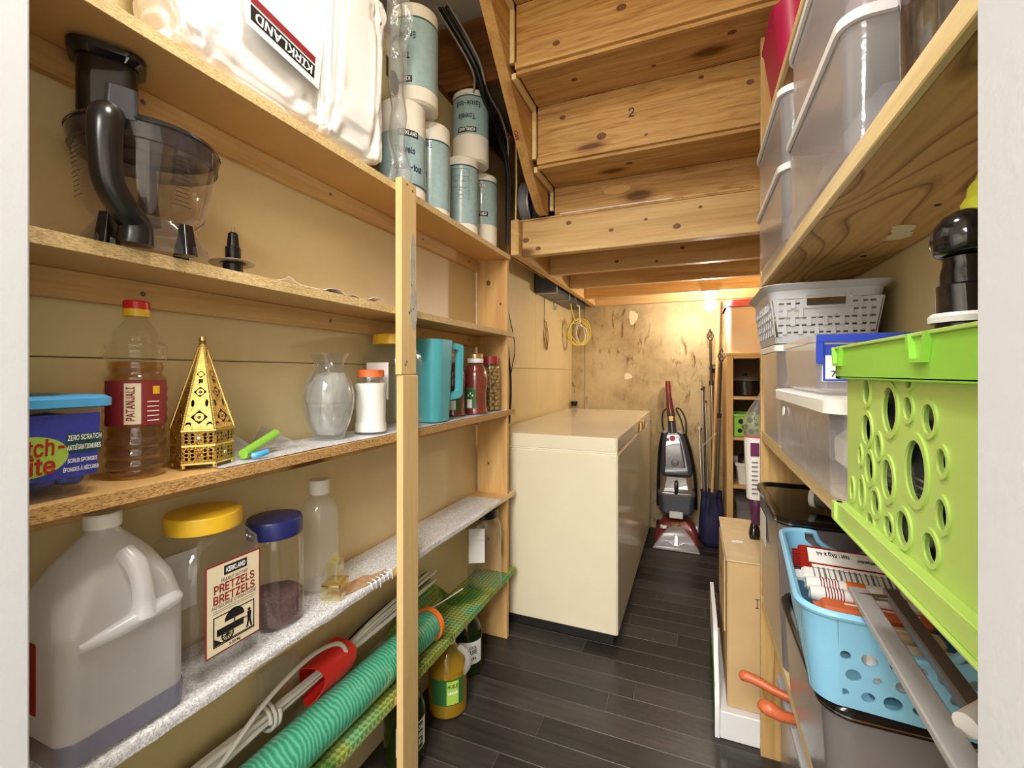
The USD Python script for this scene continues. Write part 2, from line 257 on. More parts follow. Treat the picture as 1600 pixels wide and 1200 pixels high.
# ---------------------------------------------------------------- helpers: meshes
cat = trimesh.util.concatenate
def T(*a): return trimesh.Trimesh(*a, process=False)
def fix(m):
    if m.volume < 0: m.invert()
    return m
def box(x0, x1, y0, y1, z0, z1, b=0.0012):
    h = np.array([x1 - x0, y1 - y0, z1 - z0]) / 2; c = np.array([x0 + x1, y0 + y1, z0 + z1]) / 2
    b = min(b, *(h * 0.45)); pts = []
    for sx in (-1, 1):
        for sy in (-1, 1):
            for sz in (-1, 1):
                for k in range(3):
                    q = h.copy(); q -= b; q[k] = h[k]; pts.append(c + q * (sx, sy, sz))
    return trimesh.convex.convex_hull(np.array(pts))
def lathe(prof, n=40):
    m = trimesh.creation.revolve(np.array(prof, float), sections=n); return fix(m)
def at(m, x=0, y=0, z=0, rz=0, rx=0, ry=0):
    m = m.copy()
    for a, ax in ((rx, (1, 0, 0)), (ry, (0, 1, 0)), (rz, (0, 0, 1))):
        if a: m.apply_transform(trimesh.transformations.rotation_matrix(math.radians(a), ax))
    m.apply_translation((x, y, z)); return m
def rr(hw, hd, r, n=6):
    r = min(r, hw * 0.999, hd * 0.999); P = []
    for cx, cy, a0 in ((hw - r, hd - r, 0), (-hw + r, hd - r, 90), (-hw + r, -hd + r, 180), (hw - r, -hd + r, 270)):
        for i in range(n + 1):
            a = math.radians(a0 + 90 * i / n); P.append((cx + r * math.cos(a), cy + r * math.sin(a)))
    return np.array(P)
def loft(secs, n=6, cap0=True, cap1=True):
    """secs: (z, half width, half depth, corner radius[, cx, cy])"""
    V, Fc = [], []; k = 4 * (n + 1)
    for s in secs:
        o = (s[4], s[5]) if len(s) > 4 else (0, 0); P = rr(s[1], s[2], s[3], n)
        V += [(x + o[0], y + o[1], s[0]) for x, y in P]
    for i in range(len(secs) - 1):
        for j in range(k):
            a, b = i * k + j, i * k + (j + 1) % k; Fc += [(a, b, b + k), (a, b + k, a + k)]
    for flag, i in ((cap0, 0), (cap1, len(secs) - 1)):
        if flag:
            s = secs[i]; o = (s[4], s[5]) if len(s) > 4 else (0, 0); c = len(V); V.append((o[0], o[1], s[0]))
            for j in range(k):
                a, b = i * k + j, i * k + (j + 1) % k; Fc.append((c, b, a) if i == 0 else (c, a, b))
    return T(np.array(V), np.array(Fc))
def spline(pts, k=8):
    p = np.array(pts, float)
    if len(p) < 3: return p
    q = np.vstack([2 * p[0] - p[1], p, 2 * p[-1] - p[-2]]); out = []
    for i in range(1, len(q) - 2):
        for t in np.linspace(0, 1, k, endpoint=False):
            a, b, c, d = q[i - 1:i + 3]
            out.append(0.5 * (2 * b + (c - a) * t + (2 * a - 5 * b + 4 * c - d) * t * t + (3 * b - a - 3 * c + d) * t ** 3))
    return np.vstack([out, p[-1:]])
def tube(pts, r, n=8, k=8, smooth=True):
    p = spline(pts, k) if smooth else np.array(pts, float); m = len(p)
    R = np.interp(np.linspace(0, 1, m), np.linspace(0, 1, len(np.atleast_1d(r))), np.atleast_1d(r)) if np.ndim(r) else np.full(m, r)
    t = np.gradient(p, axis=0); t /= np.linalg.norm(t, axis=1, keepdims=True) + 1e-12
    a = np.cross(t[0], (0, 0, 1.0)) if abs(t[0, 2]) < 0.9 else np.cross(t[0], (1.0, 0, 0)); a /= np.linalg.norm(a); V, Fc = [], []
    for i in range(m):
        a = a - t[i] * a.dot(t[i]); a /= np.linalg.norm(a) + 1e-12; b = np.cross(t[i], a)
        for j in range(n):
            an = 2 * math.pi * j / n; V.append(p[i] + R[i] * (math.cos(an) * a + math.sin(an) * b))
    for i in range(m - 1):
        for j in range(n):
            q, s = i * n + j, i * n + (j + 1) % n; Fc += [(q, s, s + n), (q, s + n, q + n)]
    c0, c1 = len(V), len(V) + 1; V += [p[0], p[-1]]
    for j in range(n):
        Fc += [(c0, (j + 1) % n, j), (c1, (m - 1) * n + j, (m - 1) * n + (j + 1) % n)]
    return T(np.array(V), np.array(Fc))
def cyl(p0, p1, r, n=20): return tube([p0, p1], r, n, smooth=False)
def extr(poly, h):
    g = getattr(poly, "geoms", [poly]); return cat([trimesh.creation.extrude_polygon(x, h, engine="earcut") for x in g if x.area > 1e-9])
def place(m, o, ux, uy):
    ux, uy = np.array(ux, float), np.array(uy, float); ux /= np.linalg.norm(ux); uy /= np.linalg.norm(uy); uz = np.cross(ux, uy)
    m = m.copy(); v = m.vertices; m.vertices = np.array(o) + v[:, :1] * ux + v[:, 1:2] * uy + v[:, 2:3] * uz; return m
_tx = {}
def txt(s, h, bold=True, width=None, flip=False):
    k = (s, bold)
    if k not in _tx: _tx[k] = meshkit.text_mesh(s, 1.0, 0.02, bold)
    m = _tx[k].copy(); v = m.vertices; w = v[:, 0].max()
    v[:, :2] *= h; v[:, 0] -= w * h / 2; v[:, 2] = np.where(v[:, 2] > 0.001, 0.0004, 0.0)
    if width: v[:, 0] *= width / (w * h)
    if flip: v[:, 0] *= -1; v[:, 1] = h - v[:, 1]
    m.vertices = v; return m
def wrap(m, R, th0, z0):
    m = m.copy(); v = m.vertices; th = th0 + v[:, 0] / R
    m.vertices = np.stack([(R + v[:, 2]) * np.cos(th), (R + v[:, 2]) * np.sin(th), z0 + v[:, 1]], 1); return m
def patch(R, th0, dth, z0, z1, t=0.0006, n=14):
    V, Fc = [], []
    for i in range(n + 1):
        th = th0 - dth / 2 + dth * i / n
        for rad in (R, R + t):
            for z in (z0, z1): V.append((rad * math.cos(th), rad * math.sin(th), z))
    for i in range(n):
        a, b = 4 * i, 4 * i + 4
        for p, q, r, s in ((2, 3, 3, 2), (0, 1, 1, 0), (0, 2, 2, 0), (1, 3, 3, 1)): Fc += [(a + p, a + q, b + r), (a + p, b + r, b + s)]
    return T(np.array(V), np.array(Fc))
def bumpy(m, amp, freq, seed=0, iters=0):
    m = m.copy()
    for _ in range(iters): m = m.subdivide()
    m.merge_vertices(); v = m.vertices; n = m.vertex_normals
    m.vertices = v + n * ((meshkit.fbm(v * freq + seed * 7.3 + 50, 4, seed) - 0.5) * 2 * amp)[:, None]; return m
def grid(nu, nv, fn):
    V = np.array([fn(i / (nu - 1), j / (nv - 1)) for i in range(nu) for j in range(nv)]); Fc = []
    for i in range(nu - 1):
        for j in range(nv - 1):
            a = i * nv + j; Fc += [(a, a + nv, a + nv + 1), (a, a + nv + 1, a + 1)]
    return T(V, np.array(Fc))
def sheet(nu, nv, fn, t=0.0008):
    g = grid(nu, nv, fn); n = g.vertex_normals; s = len(g.vertices); V = np.vstack([g.vertices, g.vertices - n * t]); f = g.faces; Fc = [f, f[:, ::-1] + s]
    ring = [j for j in range(nv)] + [i * nv + nv - 1 for i in range(1, nu)] + [(nu - 1) * nv + j for j in range(nv - 2, -1, -1)] + [i * nv for i in range(nu - 2, 0, -1)]
    E = []
    for a, b in zip(ring, ring[1:] + ring[:1]): E += [(a, b, b + s), (a, b + s, a + s)]
    return T(V, np.vstack(Fc + [np.array(E)]))
def view_angle(x, y): return math.atan2(-y, -x)      # direction from an item towards the middle of the doorway

# measured planes of the room (metres)
WL, WR, WB = -0.862, 0.392, 3.30           # left, right and back wall
XF = -0.71                                 # front of the left shelving
S = dict(top=1.588, two=1.270, three=0.942, four=0.597, five=0.264)   # upper faces of the left shelves
XR = 0.178                                 # front of the right shelving
YE = 1.45                                  # end panel of the right shelving

# ================================================================ the room
fl = struct("floor", box(-1.9, 1.9, -2.6, 3.4, -0.06, -0.0016, 0.001), "floor_joint")
y, row = -0.27, 0
while y < WB:
    x = WL - rng.uniform(0.0, 0.7)
    while x < WR:
        L = rng.uniform(0.62, 0.9); a, b = max(x, WL), min(x + L, WR)
        if b - a > 0.03:
            part(fl, "plank", box(a + 0.0008, b - 0.0008, y + 0.0009, min(y + 0.0905, WB) - 0.0009, -0.012, rng.uniform(-0.0006, 0.0), 0.0012), "floor_plank_%d" % rng.integers(0, 4), smooth=False)
        x += L
    y += 0.0905; row += 1
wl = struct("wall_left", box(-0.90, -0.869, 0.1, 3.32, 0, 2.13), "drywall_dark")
for (y0, y1, z0, z1) in ((0.24, 2.4675, 1.1235, 2.13), (2.4692, 3.30, 1.1235, 2.13), (0.24, 2.4675, 0, 1.122), (2.4692, 3.30, 0, 1.122)):
    part(wl, "wall_panel", box(-0.8685, WL, y0, y1, z0, z1, 0.0015), "wall_cream")
part(wl, "top_plate", box(-0.95, -0.862, 0.1, 3.3, 2.131, 2.155), "dark_joist")
wb = struct("wall_rear", box(-0.90, 0.45, WB, 3.42, 0, 2.2), "concrete_stained")
part(wb, "joint_line", box(-0.763, -0.760, WB - 0.0012, WB, 0.75, 1.59, 0.0004), "tube_dark")
def blob(cx, cz, rx, rz, seed, y):
    a = np.linspace(0, 2 * np.pi, 22, endpoint=False); r_ = np.random.default_rng(seed); k = 1 + 0.10 * r_.standard_normal(22) + 0.12 * np.sin(3 * a + seed)
    return place(extr(Polygon(np.c_[rx * k * np.cos(a), rz * k * np.sin(a)]).buffer(0.004).buffer(0), 0.0015), (cx, y, cz), (1, 0, 0), (0, 0, 1))
for (cx, cz, rx, rz, sd) in ((-0.409, 1.497, 0.026, 0.045, 1), (-0.445, 1.073, 0.024, 0.018, 2)):
    part(wb, "plaster_patch", blob(cx, cz, rx, rz, sd, WB), "paint_patch")
struct("wall_right", box(WR, WR + 0.05, 0.1, 3.42, 0, 2.6), "wall_cream")
wf = struct("wall_front", cat([box(-1.0, -0.666, 0.10, 0.238, 0, 2.42), box(0.123, 0.44, 0.10, 0.238, 0, 2.42), box(-0.666, 0.123, 0.10, 0.238, 2.05, 2.42)]), "wall_cream")
d1 = struct("door_1", box(-0.665, -0.650, 0.05, 0.242, 0, 2.035, 0.002), "door_white")
part(d1, "door_jamb", box(0.107, 0.122, 0.05, 0.242, 0, 2.035, 0.002), "door_white", world=True)
part(d1, "door_head", box(-0.665, 0.122, 0.05, 0.242, 2.035, 2.049, 0.002), "door_white", world=True)
struct("ceiling", cat([box(-1.3, 0.44, 0.1, 1.12, 2.42, 2.46), box(-1.3, -0.56, 1.12, 3.4, 2.42, 2.46)]), "wall_white")
struct("wall_void", cat([box(-1.34, -1.3, 0.1, 3.4, 2.0, 2.46), box(-1.3, -0.7, 2.3, 2.34, 2.1, 2.42), box(-1.3, -0.9, 0.1, 2.3, 2.05, 2.13)]), "drywall_dark")  # out of view; closes the void above the left wall against light leaks
# the room the camera stands in the doorway of
struct("wall_hall", cat([box(-1.9, -1.86, -2.6, 0.1, 0, 2.42), box(1.86, 1.9, -2.6, 0.1, 0, 2.42), box(-1.9, 1.9, -2.64, -2.6, 0, 2.42), box(-1.9, -1.0, 0.10, 0.14, 0, 2.42), box(0.44, 1.9, 0.10, 0.14, 0, 2.42)]), "wall_white")
struct("ceiling_hall", box(-1.9, 1.9, -2.6, 0.1, 2.40, 2.44), "wall_white")
lf = thing("ceiling_lamp", "unseen flat white ceiling lamp just inside the pantry doorway", "lamp", (-0.32, 0.36, 2.30))  # out of view; body for the unseen light over the shelf fronts
part(lf, "lamp_plate", at(lathe([(0, 0), (0.10, 0), (0.115, 0.02), (0.12, 0.118), (0, 0.118)]), 0, 0, 0), "bulb_base")

# ---------------------------------------------------------------- stairs and landing overhead
st = thing("staircase", "plywood underside of the stairs climbing over the pantry", "stairs", (-0.54, 1.77, 1.735))
yk = [1.77, 1.555, 1.34, 1.125, 0.91]; zk = [1.745, 1.862, 2.076, 2.29, 2.504]
for i in range(4):
    z1 = zk[i + 1]
    part(st, "riser", box(-0.535, 0.388, yk[i], yk[i] + 0.017, zk[i] - (0.0 if i == 0 else 0.012), z1, 0.001), "riser_ply", world=True)
    part(st, "tread", box(-0.535, 0.388, yk[i + 1] - 0.012, yk[i], z1, z1 + 0.022, 0.001), "stair_ply", world=True)
    if i < 3:
        part(st, "glue_block", cat([box(-0.552, -0.537, yk[i + 1] + 0.002, yk[i] - 0.01, z1 - 0.022, z1 - 0.001), box(-0.552, -0.537, yk[i] - 0.016, yk[i] - 0.001, zk[i] + 0.02, z1 - 0.02)]), "edge_pine", world=True)
pl = Polygon([(1.745, 1.745), (1.69, 1.745), (1.555, 1.835), (1.34, 2.046), (1.125, 2.26), (0.91, 2.474), (0.80, 2.58), (0.80, 2.70), (1.20, 2.70), (1.745, 2.05)])
part(st, "stringer", place(extr(pl, 0.036), (-0.59, 0, 0), (0, 1, 0), (0, 0, 1)), "stringer_wood", world=True)
for q in range(5):
    yy = 1.60 - q * 0.105; zz = 1.79 + (1.60 - yy) * 0.985
part(st, "riser_plug", place(extr(affinity.scale(Point(0, 0).buffer(1), 0.052, 0.017), 0.003), (-0.28, 1.770, 1.815), (1, 0, 0), (0, 0.0001, 1)), "cut_wood", label="pale lens-shaped wood plug", world=True)
part(st, "grade_stamp", place(cat([at(txt("OM", 0.014), 0, 0), at(txt("7", 0.014), 0.0, 0.03)]), (-0.572, 1.452, 1.934), (0, 0.71, -0.70), (-1, 0, 0)), "ink_maroon", world=True)
part(st, "grade_stamp", place(txt("2", 0.03, False), (-0.20, 1.553, 1.97), (1, 0, 0), (0, 0, 1)), "ink_black", world=True)
la = thing("stair_landing", "landing framed with knotty joists above the chest freezer", "landing", (-0.69, 1.71, 1.588))
for yy in (1.75, 2.135, 2.52, 2.905, 3.258):
    part(la, "joist", box(-0.671, 0.388, yy, yy + 0.038, 1.588, 1.735, 0.002), "pine_x", world=True)
part(la, "rim_joist", box(-0.709, -0.673, 1.712, 3.298, 1.588, 1.735, 0.002), "pine_y", world=True)
part(la, "subfloor", box(-0.709, 0.388, 1.75, 3.298, 1.7355, 1.7425, 0.001), "riser_ply", world=True)
part(la, "white_strip", box(-0.51, -0.075, 1.752, 1.760, 1.745, 1.7495), "paper_white", label="thin white strip on the first joist", world=True)
for k in range(7):
    a = -0.50 + k * 0.115; part(la, "shim", box(a, a + 0.075, 1.751, 1.768, 1.743, 1.7445 if k < 4 else 1.751), "cut_wood", world=True)
part(la, "side_panel", tube([(-0.690, 1.716, 1.592), (-0.688, 1.718, 1.75), (-0.686, 1.722, 1.9), (-0.690, 1.728, 2.06), (-0.698, 1.735, 2.15)], 0.004, 6), "edge_pine", world=True, label="curved thin plywood edge")
part(la, "plywood_sheet", box(-0.742, -0.736, 1.76, 2.25, 1.60, 2.13), "stringer_wood", world=True)
pbr("knot_wood", (112, 74, 40), 0.6, var=0.3, vscale=60)
def knot(parent, o, ux, uy, r, e=1.0):
    part(parent, "knot", place(extr(affinity.scale(Point(0, 0).buffer(1, 8), r * e, r), 0.0003), o, ux, uy), "knot_wood", world=True)
KX = ((1, 0, 0), (0, 0, 1))
for x, z, r in ((-0.655, 1.655, 0.010), (-0.47, 1.705, 0.008), (-0.30, 1.655, 0.007), (-0.06, 1.64, 0.010), (0.02, 1.70, 0.005), (-0.60, 1.615, 0.008), (-0.17, 1.68, 0.005)): knot(la, (x, 1.7498, z), *KX, r, 1.4)
for x, z, r in ((-0.34, 1.625, 0.007), (-0.05, 1.66, 0.007), (-0.16, 1.61, 0.005)): knot(la, (x, 2.1348, z), *KX, r, 1.4)
for x, z, r in ((-0.30, 1.925, 0.012), (-0.44, 2.02, 0.008), (0.02, 2.05, 0.006), (-0.15, 1.90, 0.004), (0.16, 2.0, 0.008)): knot(st, (x, 1.5548, z), *KX, r, 1.4)
for x, z, r in ((-0.2, 2.18, 0.010), (0.10, 2.20, 0.012), (-0.40, 2.13, 0.008)): knot(st, (x, 1.3398, z), *KX, r, 1.5)
for x, y_, r in ((-0.22, 1.66, 0.010), (0.27, 1.65, 0.008)): knot(st, (x, y_, 1.8618), (1, 0, 0), (0, -1, 0), r, 1.3)
for x, y_, r in ((-0.37, 1.45, 0.008), (0.10, 1.42, 0.009), (-0.12, 1.48, 0.006)): knot(st, (x, y_, 2.0758), (1, 0, 0), (0, -1, 0), r, 1.3)
cj = thing("ceiling_joist", "dark ceiling joist above the stacked paper towels", "joist", (-0.95, 1.46, 2.157))
part(cj, "joist", box(-1.28, -0.62, 1.46, 1.50, 2.157, 2.40), "dark_joist", world=True)
dt = thing("duct_ring", "round steel duct ring standing on the landing behind the stringer", "duct", (-0.682, 1.855, 1.8415))
ring = lathe([(0.086, -0.018), (0.090, -0.018), (0.092, -0.012), (0.098, -0.01), (0.098, -0.004), (0.092, 0.0), (0.093, 0.012), (0.097, 0.015), (0.097, 0.02), (0.092, 0.022), (0.091, 0.03), (0.086, 0.03), (0.086, -0.018)], 48)
part(dt, "duct_collar", at(ring, ry=90), "galvanised"); part(dt, "damper_plate", at(lathe([(0, -0.001), (0.085, -0.001), (0.085, 0.001), (0, 0.001)], 48), -0.012, ry=90), "black_plastic")
CB = {"a": [(-0.79, 1.30, 2.33), (-0.739, 1.35, 2.236), (-0.708, 1.40, 2.162), (-0.705, 1.455, 2.10), (-0.724, 1.6, 2.06), (-0.716, 1.69, 1.944), (-0.717, 1.70, 1.77), (-0.720, 1.70, 1.63)]}
for i, (dx, dy, dz, m, r) in enumerate(((0, 0, 0, "cable_black", 0.0075), (0.014, 0.006, 0.006, "cable_black", 0.006), (-0.012, 0.004, 0.008, "cable_black", 0.006), (0.02, -0.004, 0.018, "cable_grey", 0.004), (-0.024, 0.0, 0.012, "cable_grey", 0.0045))):
    P = [(x + dx * (1 - 0.10 * j), y_ + dy, z + dz * (1 - 0.10 * j)) for j, (x, y_, z) in enumerate(CB["a"])]
    if i == 3: P = P[:4] + [(-0.69, 1.56, 2.09), (-0.700, 1.66, 2.04), (-0.712, 1.69, 1.98)]
    if i == 4: P = P[:3] + [(-0.742, 1.448, 2.14), (-0.77, 1.455, 2.05)]
    solo("ceiling_cable", tube(P, r, 8), m, ["thick black cable dropping from the ceiling beside the stair stringer", "second black cable running just right of the thickest one", "black cable running just left of the thickest ceiling cable", "grey cable curving away towards the stair stringer", "short grey cable hanging at the left end of the cable bundle"][i], "cable", "cables hanging from the ceiling")

# ---------------------------------------------------------------- left shelving
sh = thing("shelving_unit", "built-in pine and particleboard shelving along the left wall", "shelves", (XF, 0.26, 0))
names = ("top", "two", "three", "four", "five")
for nm in names:
    z = S[nm]; e = {"top": "particle_edge_pale", "two": "particle_edge_pale", "three": "particle_edge", "four": "edge_pine", "five": "edge_pine"}[nm]
    yend = {"top": 1.715, "two": 1.765, "three": 1.765, "four": 1.765, "five": 1.765}[nm]
    b = part(sh, "shelf", cat([box(WL + 0.001, XF - 0.002, 0.245, 1.688, z - 0.0195, z, 0.0008)] + ([] if nm == "top" else [box(-0.835, XF - 0.002, 1.688, yend - 0.002, z - 0.0195, z, 0.0008)])), "shelf_face", world=True)
    part(b, "front_edge", box(XF - 0.002, XF, 0.245, yend, z - 0.0195, z, 0.0006), e, world=True, label="rough unpainted front edge of the shelf")
    c = part(sh, "cleat", box(WL + 0.0005, WL + 0.017, 0.245, 1.685, z - 0.0625, z - 0.0198, 0.0015), "pine_y", world=True)
    for yy in (0.45, 0.86, 1.27, 1.6):
        part(c, "screw", at(lathe([(0, 0), (0.0045, 0), (0.003, 0.0015), (0, 0.0018)], 10), WL + 0.0168, yy, z - 0.04, ry=90), "tube_dark", world=True)
bz = [0.0] + [S["five"]] + [S["four"]] + [S["three"]] + [S["two"]] + [S["top"]]
part(sh, "end_board", box(-0.852, XF - 0.005, 1.690, 1.709, 0.0, S["top"] - 0.0198, 0.0015), "pine_knotty_z", world=True)
part(sh, "post", box(XF + 0.0005, XF + 0.020, 0.940, 1.0075, 1.094, 1.600, 0.002), "post_pine", world=True, label="upper half of the pine post with grey scuffs")
part(sh, "post", box(XF + 0.0005, XF + 0.021, 0.945, 1.0150, 0.0, 1.0935, 0.002), "post_pine", world=True, label="lower half of the pine post")
for yy, zz in ((0.965, 1.588), (0.990, 1.580), (0.958, 1.12), (0.964, 1.128), (0.982, 1.262), (0.992, 1.268), (0.975, 1.256), (0.985, 1.33)):
    part(sh, "nail_hole", at(lathe([(0, 0), (0.0042, 0), (0.003, 0.0008), (0, 0.001)], 10), XF + 0.0198, yy, zz, ry=90), "tube_dark", world=True)
part(sh, "scuff", at(place(extr(affinity.scale(Point(0, 0).buffer(1), 0.011, 0.085).union(affinity.translate(affinity.scale(Point(0, 0).buffer(1), 0.016, 0.06), 0.004, -0.11)), 0.0004), (XF + 0.020, 0.990, 1.38), (0, 1, 0), (0, 0, 1))), "scuff_grey", world=True, label="grey rub mark on the post")

for x, z, r in ((-0.800, 1.475, 0.012), (-0.745, 1.385, 0.006), (-0.80, 0.72, 0.006), (-0.80, 0.40, 0.006)): knot(sh, (x, 1.6898, z), (1, 0, 0), (0, 0, 1), r, 0.75)
# shelf liners: thin speckled foil, torn at the edges, hanging over the front
def liner(y0, y1, xb, xf, z, drop, seed, tear=0.010, ny=150):
    r_ = np.random.default_rng(seed); off = meshkit.fbm(np.c_[np.linspace(y0, y1, ny) * 9, np.zeros(ny), np.zeros(ny) + seed], 4, seed)
    off2 = meshkit.fbm(np.c_[np.linspace(y0, y1, ny) * 3, np.ones(ny), np.zeros(ny) + seed], 3, seed + 3)
    def fn(u, v):
        i = min(ny - 1, int(round(u * (ny - 1)))); yy = y0 + (y1 - y0) * u; front = xf + (off[i] - 0.5) * tear * 2
        s = v * (front - xb + drop * (0.6 + 0.8 * off2[i])); x = xb + s; zz = z + 0.0016 + 0.003 * max(0, meshkit.fbm(np.array([yy * 22, x * 30, seed]), 3, 5) - 0.5)
        if seed == 14: zz += 0.016 * v * max(0, meshkit.noise(np.array([yy * 40, 3.0, 1.0]), 3) - 0.25)
        edge = XF + 0.0026
        if 0.932 < yy < 1.024: x = min(x, -0.7108)
        if x > edge: zz -= (x - edge); x = edge + 0.0015
        if u == 0 or u == 1: yy += (off[(i * 7 + int(v * 30)) % ny] - 0.5) * 0.03
        return (x, yy, zz)
    return sheet(ny, 26, fn, 0.0008)
solo("shelf_liner", liner(0.275, 1.60, -0.850, -0.709, S["four"], 0.016, 3, 0.004), "liner_foil", "silvery speckled liner with torn front edge under the milk jug", "shelf liner", "foil liners on the left shelves")
tp = thing("torn_liner_patch", "torn brown patch and fringe where the foil liner frays before the post", "torn liner", (-0.72, 0.86, S["four"]))
part(tp, "bare_patch", at(extr(Polygon([(-0.768, 0.800), (-0.748, 0.765), (-0.722, 0.790), (-0.712, 0.835), (-0.7112, 0.905), (-0.722, 0.915), (-0.730, 0.880), (-0.748, 0.870), (-0.752, 0.835)]).buffer(0.003), 0.0006), 0, 0, S["four"] + 0.0050), "paper_brown", world=True, label="brown backing showing through")
for k in range(6): part(tp, "fringe_strip", tube([(-0.716, 0.845 + 0.015 * k, S["four"] + 0.0062), (-0.7055, 0.846 + 0.015 * k, S["four"] + 0.003), (-0.7040, 0.848 + 0.015 * k, S["four"] - 0.010 - 0.004 * (k % 3))], [0.0016, 0.0022, 0.0012], 4), "liner_foil", world=True)
solo("shelf_liner", liner(0.50, 1.75, -0.850, -0.7135, S["three"], 0.0, 8, 0.003), "liner_foil", "silvery speckled liner under the glass vase and teal pitcher", "shelf liner", "foil liners on the left shelves")
solo("shelf_liner", liner(0.62, 0.90, -0.76, -0.7135, S["two"], 0.0, 14, 0.012, 60), "tissue_white", "ragged white paper liner scraps on the shelf edge above the vase", "shelf liner")

# ---------------------------------------------------------------- chest freezer
fz = thing("chest_freezer", "cream chest freezer standing against the left wall", "freezer", (-0.57, 2.5, 0.0))
part(fz, "body", box(-0.852, -0.282, 1.798, 3.19, 0.045, 0.772, 0.006), "freezer_cream", world=True)
part(fz, "plinth", box(-0.84, -0.30, 1.815, 3.17, 0.0, 0.045, 0.003), "black_rubber", world=True)
part(fz, "gasket", box(-0.850, -0.284, 1.800, 3.188, 0.772, 0.781, 0.002), "freezer_gasket", world=True)
lid = part(fz, "lid", at(loft([(0, 0.2845, 0.697, 0.012), (0.050, 0.2845, 0.697, 0.014), (0.055, 0.282, 0.694, 0.014), (0.057, 0.276, 0.688, 0.014)]), -0.567, 2.494, 0.781), "freezer_cream", world=True)
part(fz, "latch", cat([box(-0.284, -0.272, 2.50, 2.66, 0.784, 0.826, 0.003), box(-0.284, -0.262, 2.50, 2.525, 0.778, 0.832, 0.004), box(-0.284, -0.262, 2.635, 2.66, 0.778, 0.832, 0.004)]), "gold_lid", world=True, label="metal lid latch with a grip")
part(fz, "lock", at(lathe([(0, 0), (0.010, 0), (0.009, 0.006), (0, 0.007)], 20), -0.272, 2.58, 0.80, ry=90), "tube_dark", world=True)
wp = thing("water_pipe_stub", "small dark cap on a white stub behind the freezer's far corner", "pipe stub", (-0.83, 3.25, 0.838))
part(wp, "stub", at(lathe([(0, 0), (0.012, 0), (0.012, 0.03), (0, 0.03)], 16), 0.008, 0, -0.838 + 0.80), "white_plastic"); part(wp, "cap", at(lathe([(0, 0), (0.018, 0), (0.026, 0.03), (0.024, 0.034), (0, 0.034)], 18), 0, 0, 0.012), "black_rubber")
# ---------------------------------------------------------------- left wall beyond the freezer
du = thing("metal_duct", "blue-grey sheet metal duct along the wall under the landing", "duct", (-0.79, 2.44, 1.56))
part(du, "duct_body", box(-0.858, -0.735, 2.44, 3.20, 1.562, 1.70, 0.004), "duct_steel", world=True)
for yy in (2.462, 2.745): part(du, "strap", cat([box(-0.859, -0.733, yy, yy + 0.022, 1.5590, 1.5615, 0.0005), box(-0.7348, -0.7325, yy, yy + 0.022, 1.559, 1.70, 0.0005)]), "galvanised", world=True)
part(du, "damper_knob", cat([at(lathe([(0, 0), (0.022, 0), (0.016, 0.014), (0, 0.016)], 14), -0.733, 2.84, 1.605, ry=90), box(-0.733, -0.712, 2.815, 2.865, 1.60, 1.61, 0.002)]), "black_plastic", world=True)
def coil(c, R, turns, r, seed, tail):
    g = np.random.default_rng(seed); P = []
    for k in range(turns * 14 + 1):
        a = 2 * math.pi * k / 14; j = 1 + 0.10 * math.sin(k * 0.63 + seed) + 0.06 * g.standard_normal()
        P.append((c[0] + 0.012 * math.sin(k * 0.37) + (0.75 * R[0] * j * math.sin(a) if R[0] > 0.03 else 0), c[1] + R[0] * 0.6 * j * math.sin(a), c[2] + R[1] * j * math.cos(a)))
    return tube(tail + P, r, 6, 4)
solo("yellow_cable", coil((-0.755, 3.08, 1.385), (0.085, 0.085), 5, 0.0035, 1, [(-0.77, 2.90, 1.60), (-0.765, 2.93, 1.52), (-0.76, 3.0, 1.46)]), "cable_yellow", "coil of yellow cable hanging beside the duct near the back wall", "cable")
solo("white_cable", coil((-0.745, 3.10, 1.37), (0.035, 0.07), 2, 0.004, 5, [(-0.735, 2.90, 1.60), (-0.74, 2.95, 1.575), (-0.742, 3.0, 1.555), (-0.74, 3.03, 1.575), (-0.74, 3.04, 1.52), (-0.742, 3.06, 1.45)]), "cable_white", "white cord looped over the yellow coil", "cable")
solo("brown_cord", coil((-0.853, 2.63, 1.33), (0.022, 0.085), 3, 0.0022, 9, [(-0.855, 2.61, 1.56), (-0.854, 2.612, 1.48), (-0.853, 2.615, 1.42)]), "cable_brown", "thin tan cord wound in a hank on the cream wall", "cord")
solo("cable_hook", tube([(-0.855, 2.80, 1.56), (-0.850, 2.80, 1.535), (-0.848, 2.815, 1.515), (-0.849, 2.84, 1.52), (-0.852, 2.845, 1.545)], 0.0035, 8), "cable_grey", "small grey hook under the metal duct", "hook")
solo("wall_wire", tube([(-0.857, 2.035, 1.47), (-0.855, 2.04, 1.40), (-0.852, 2.09, 1.30), (-0.853, 2.12, 1.22), (-0.854, 2.085, 1.13), (-0.856, 2.06, 1.06)], 0.0022, 6), "cable_black", "thin black wire running down the wall past the end board", "wire")
solo("wall_cable", tube([(-0.856, 2.035, 1.23), (-0.854, 2.045, 1.15), (-0.853, 2.06, 1.08), (-0.853, 2.062, 0.98), (-0.855, 2.055, 0.90), (-0.856, 2.05, 0.845)], 0.006, 8), "cable_black", "thicker black cable hanging down to the freezer", "cable")
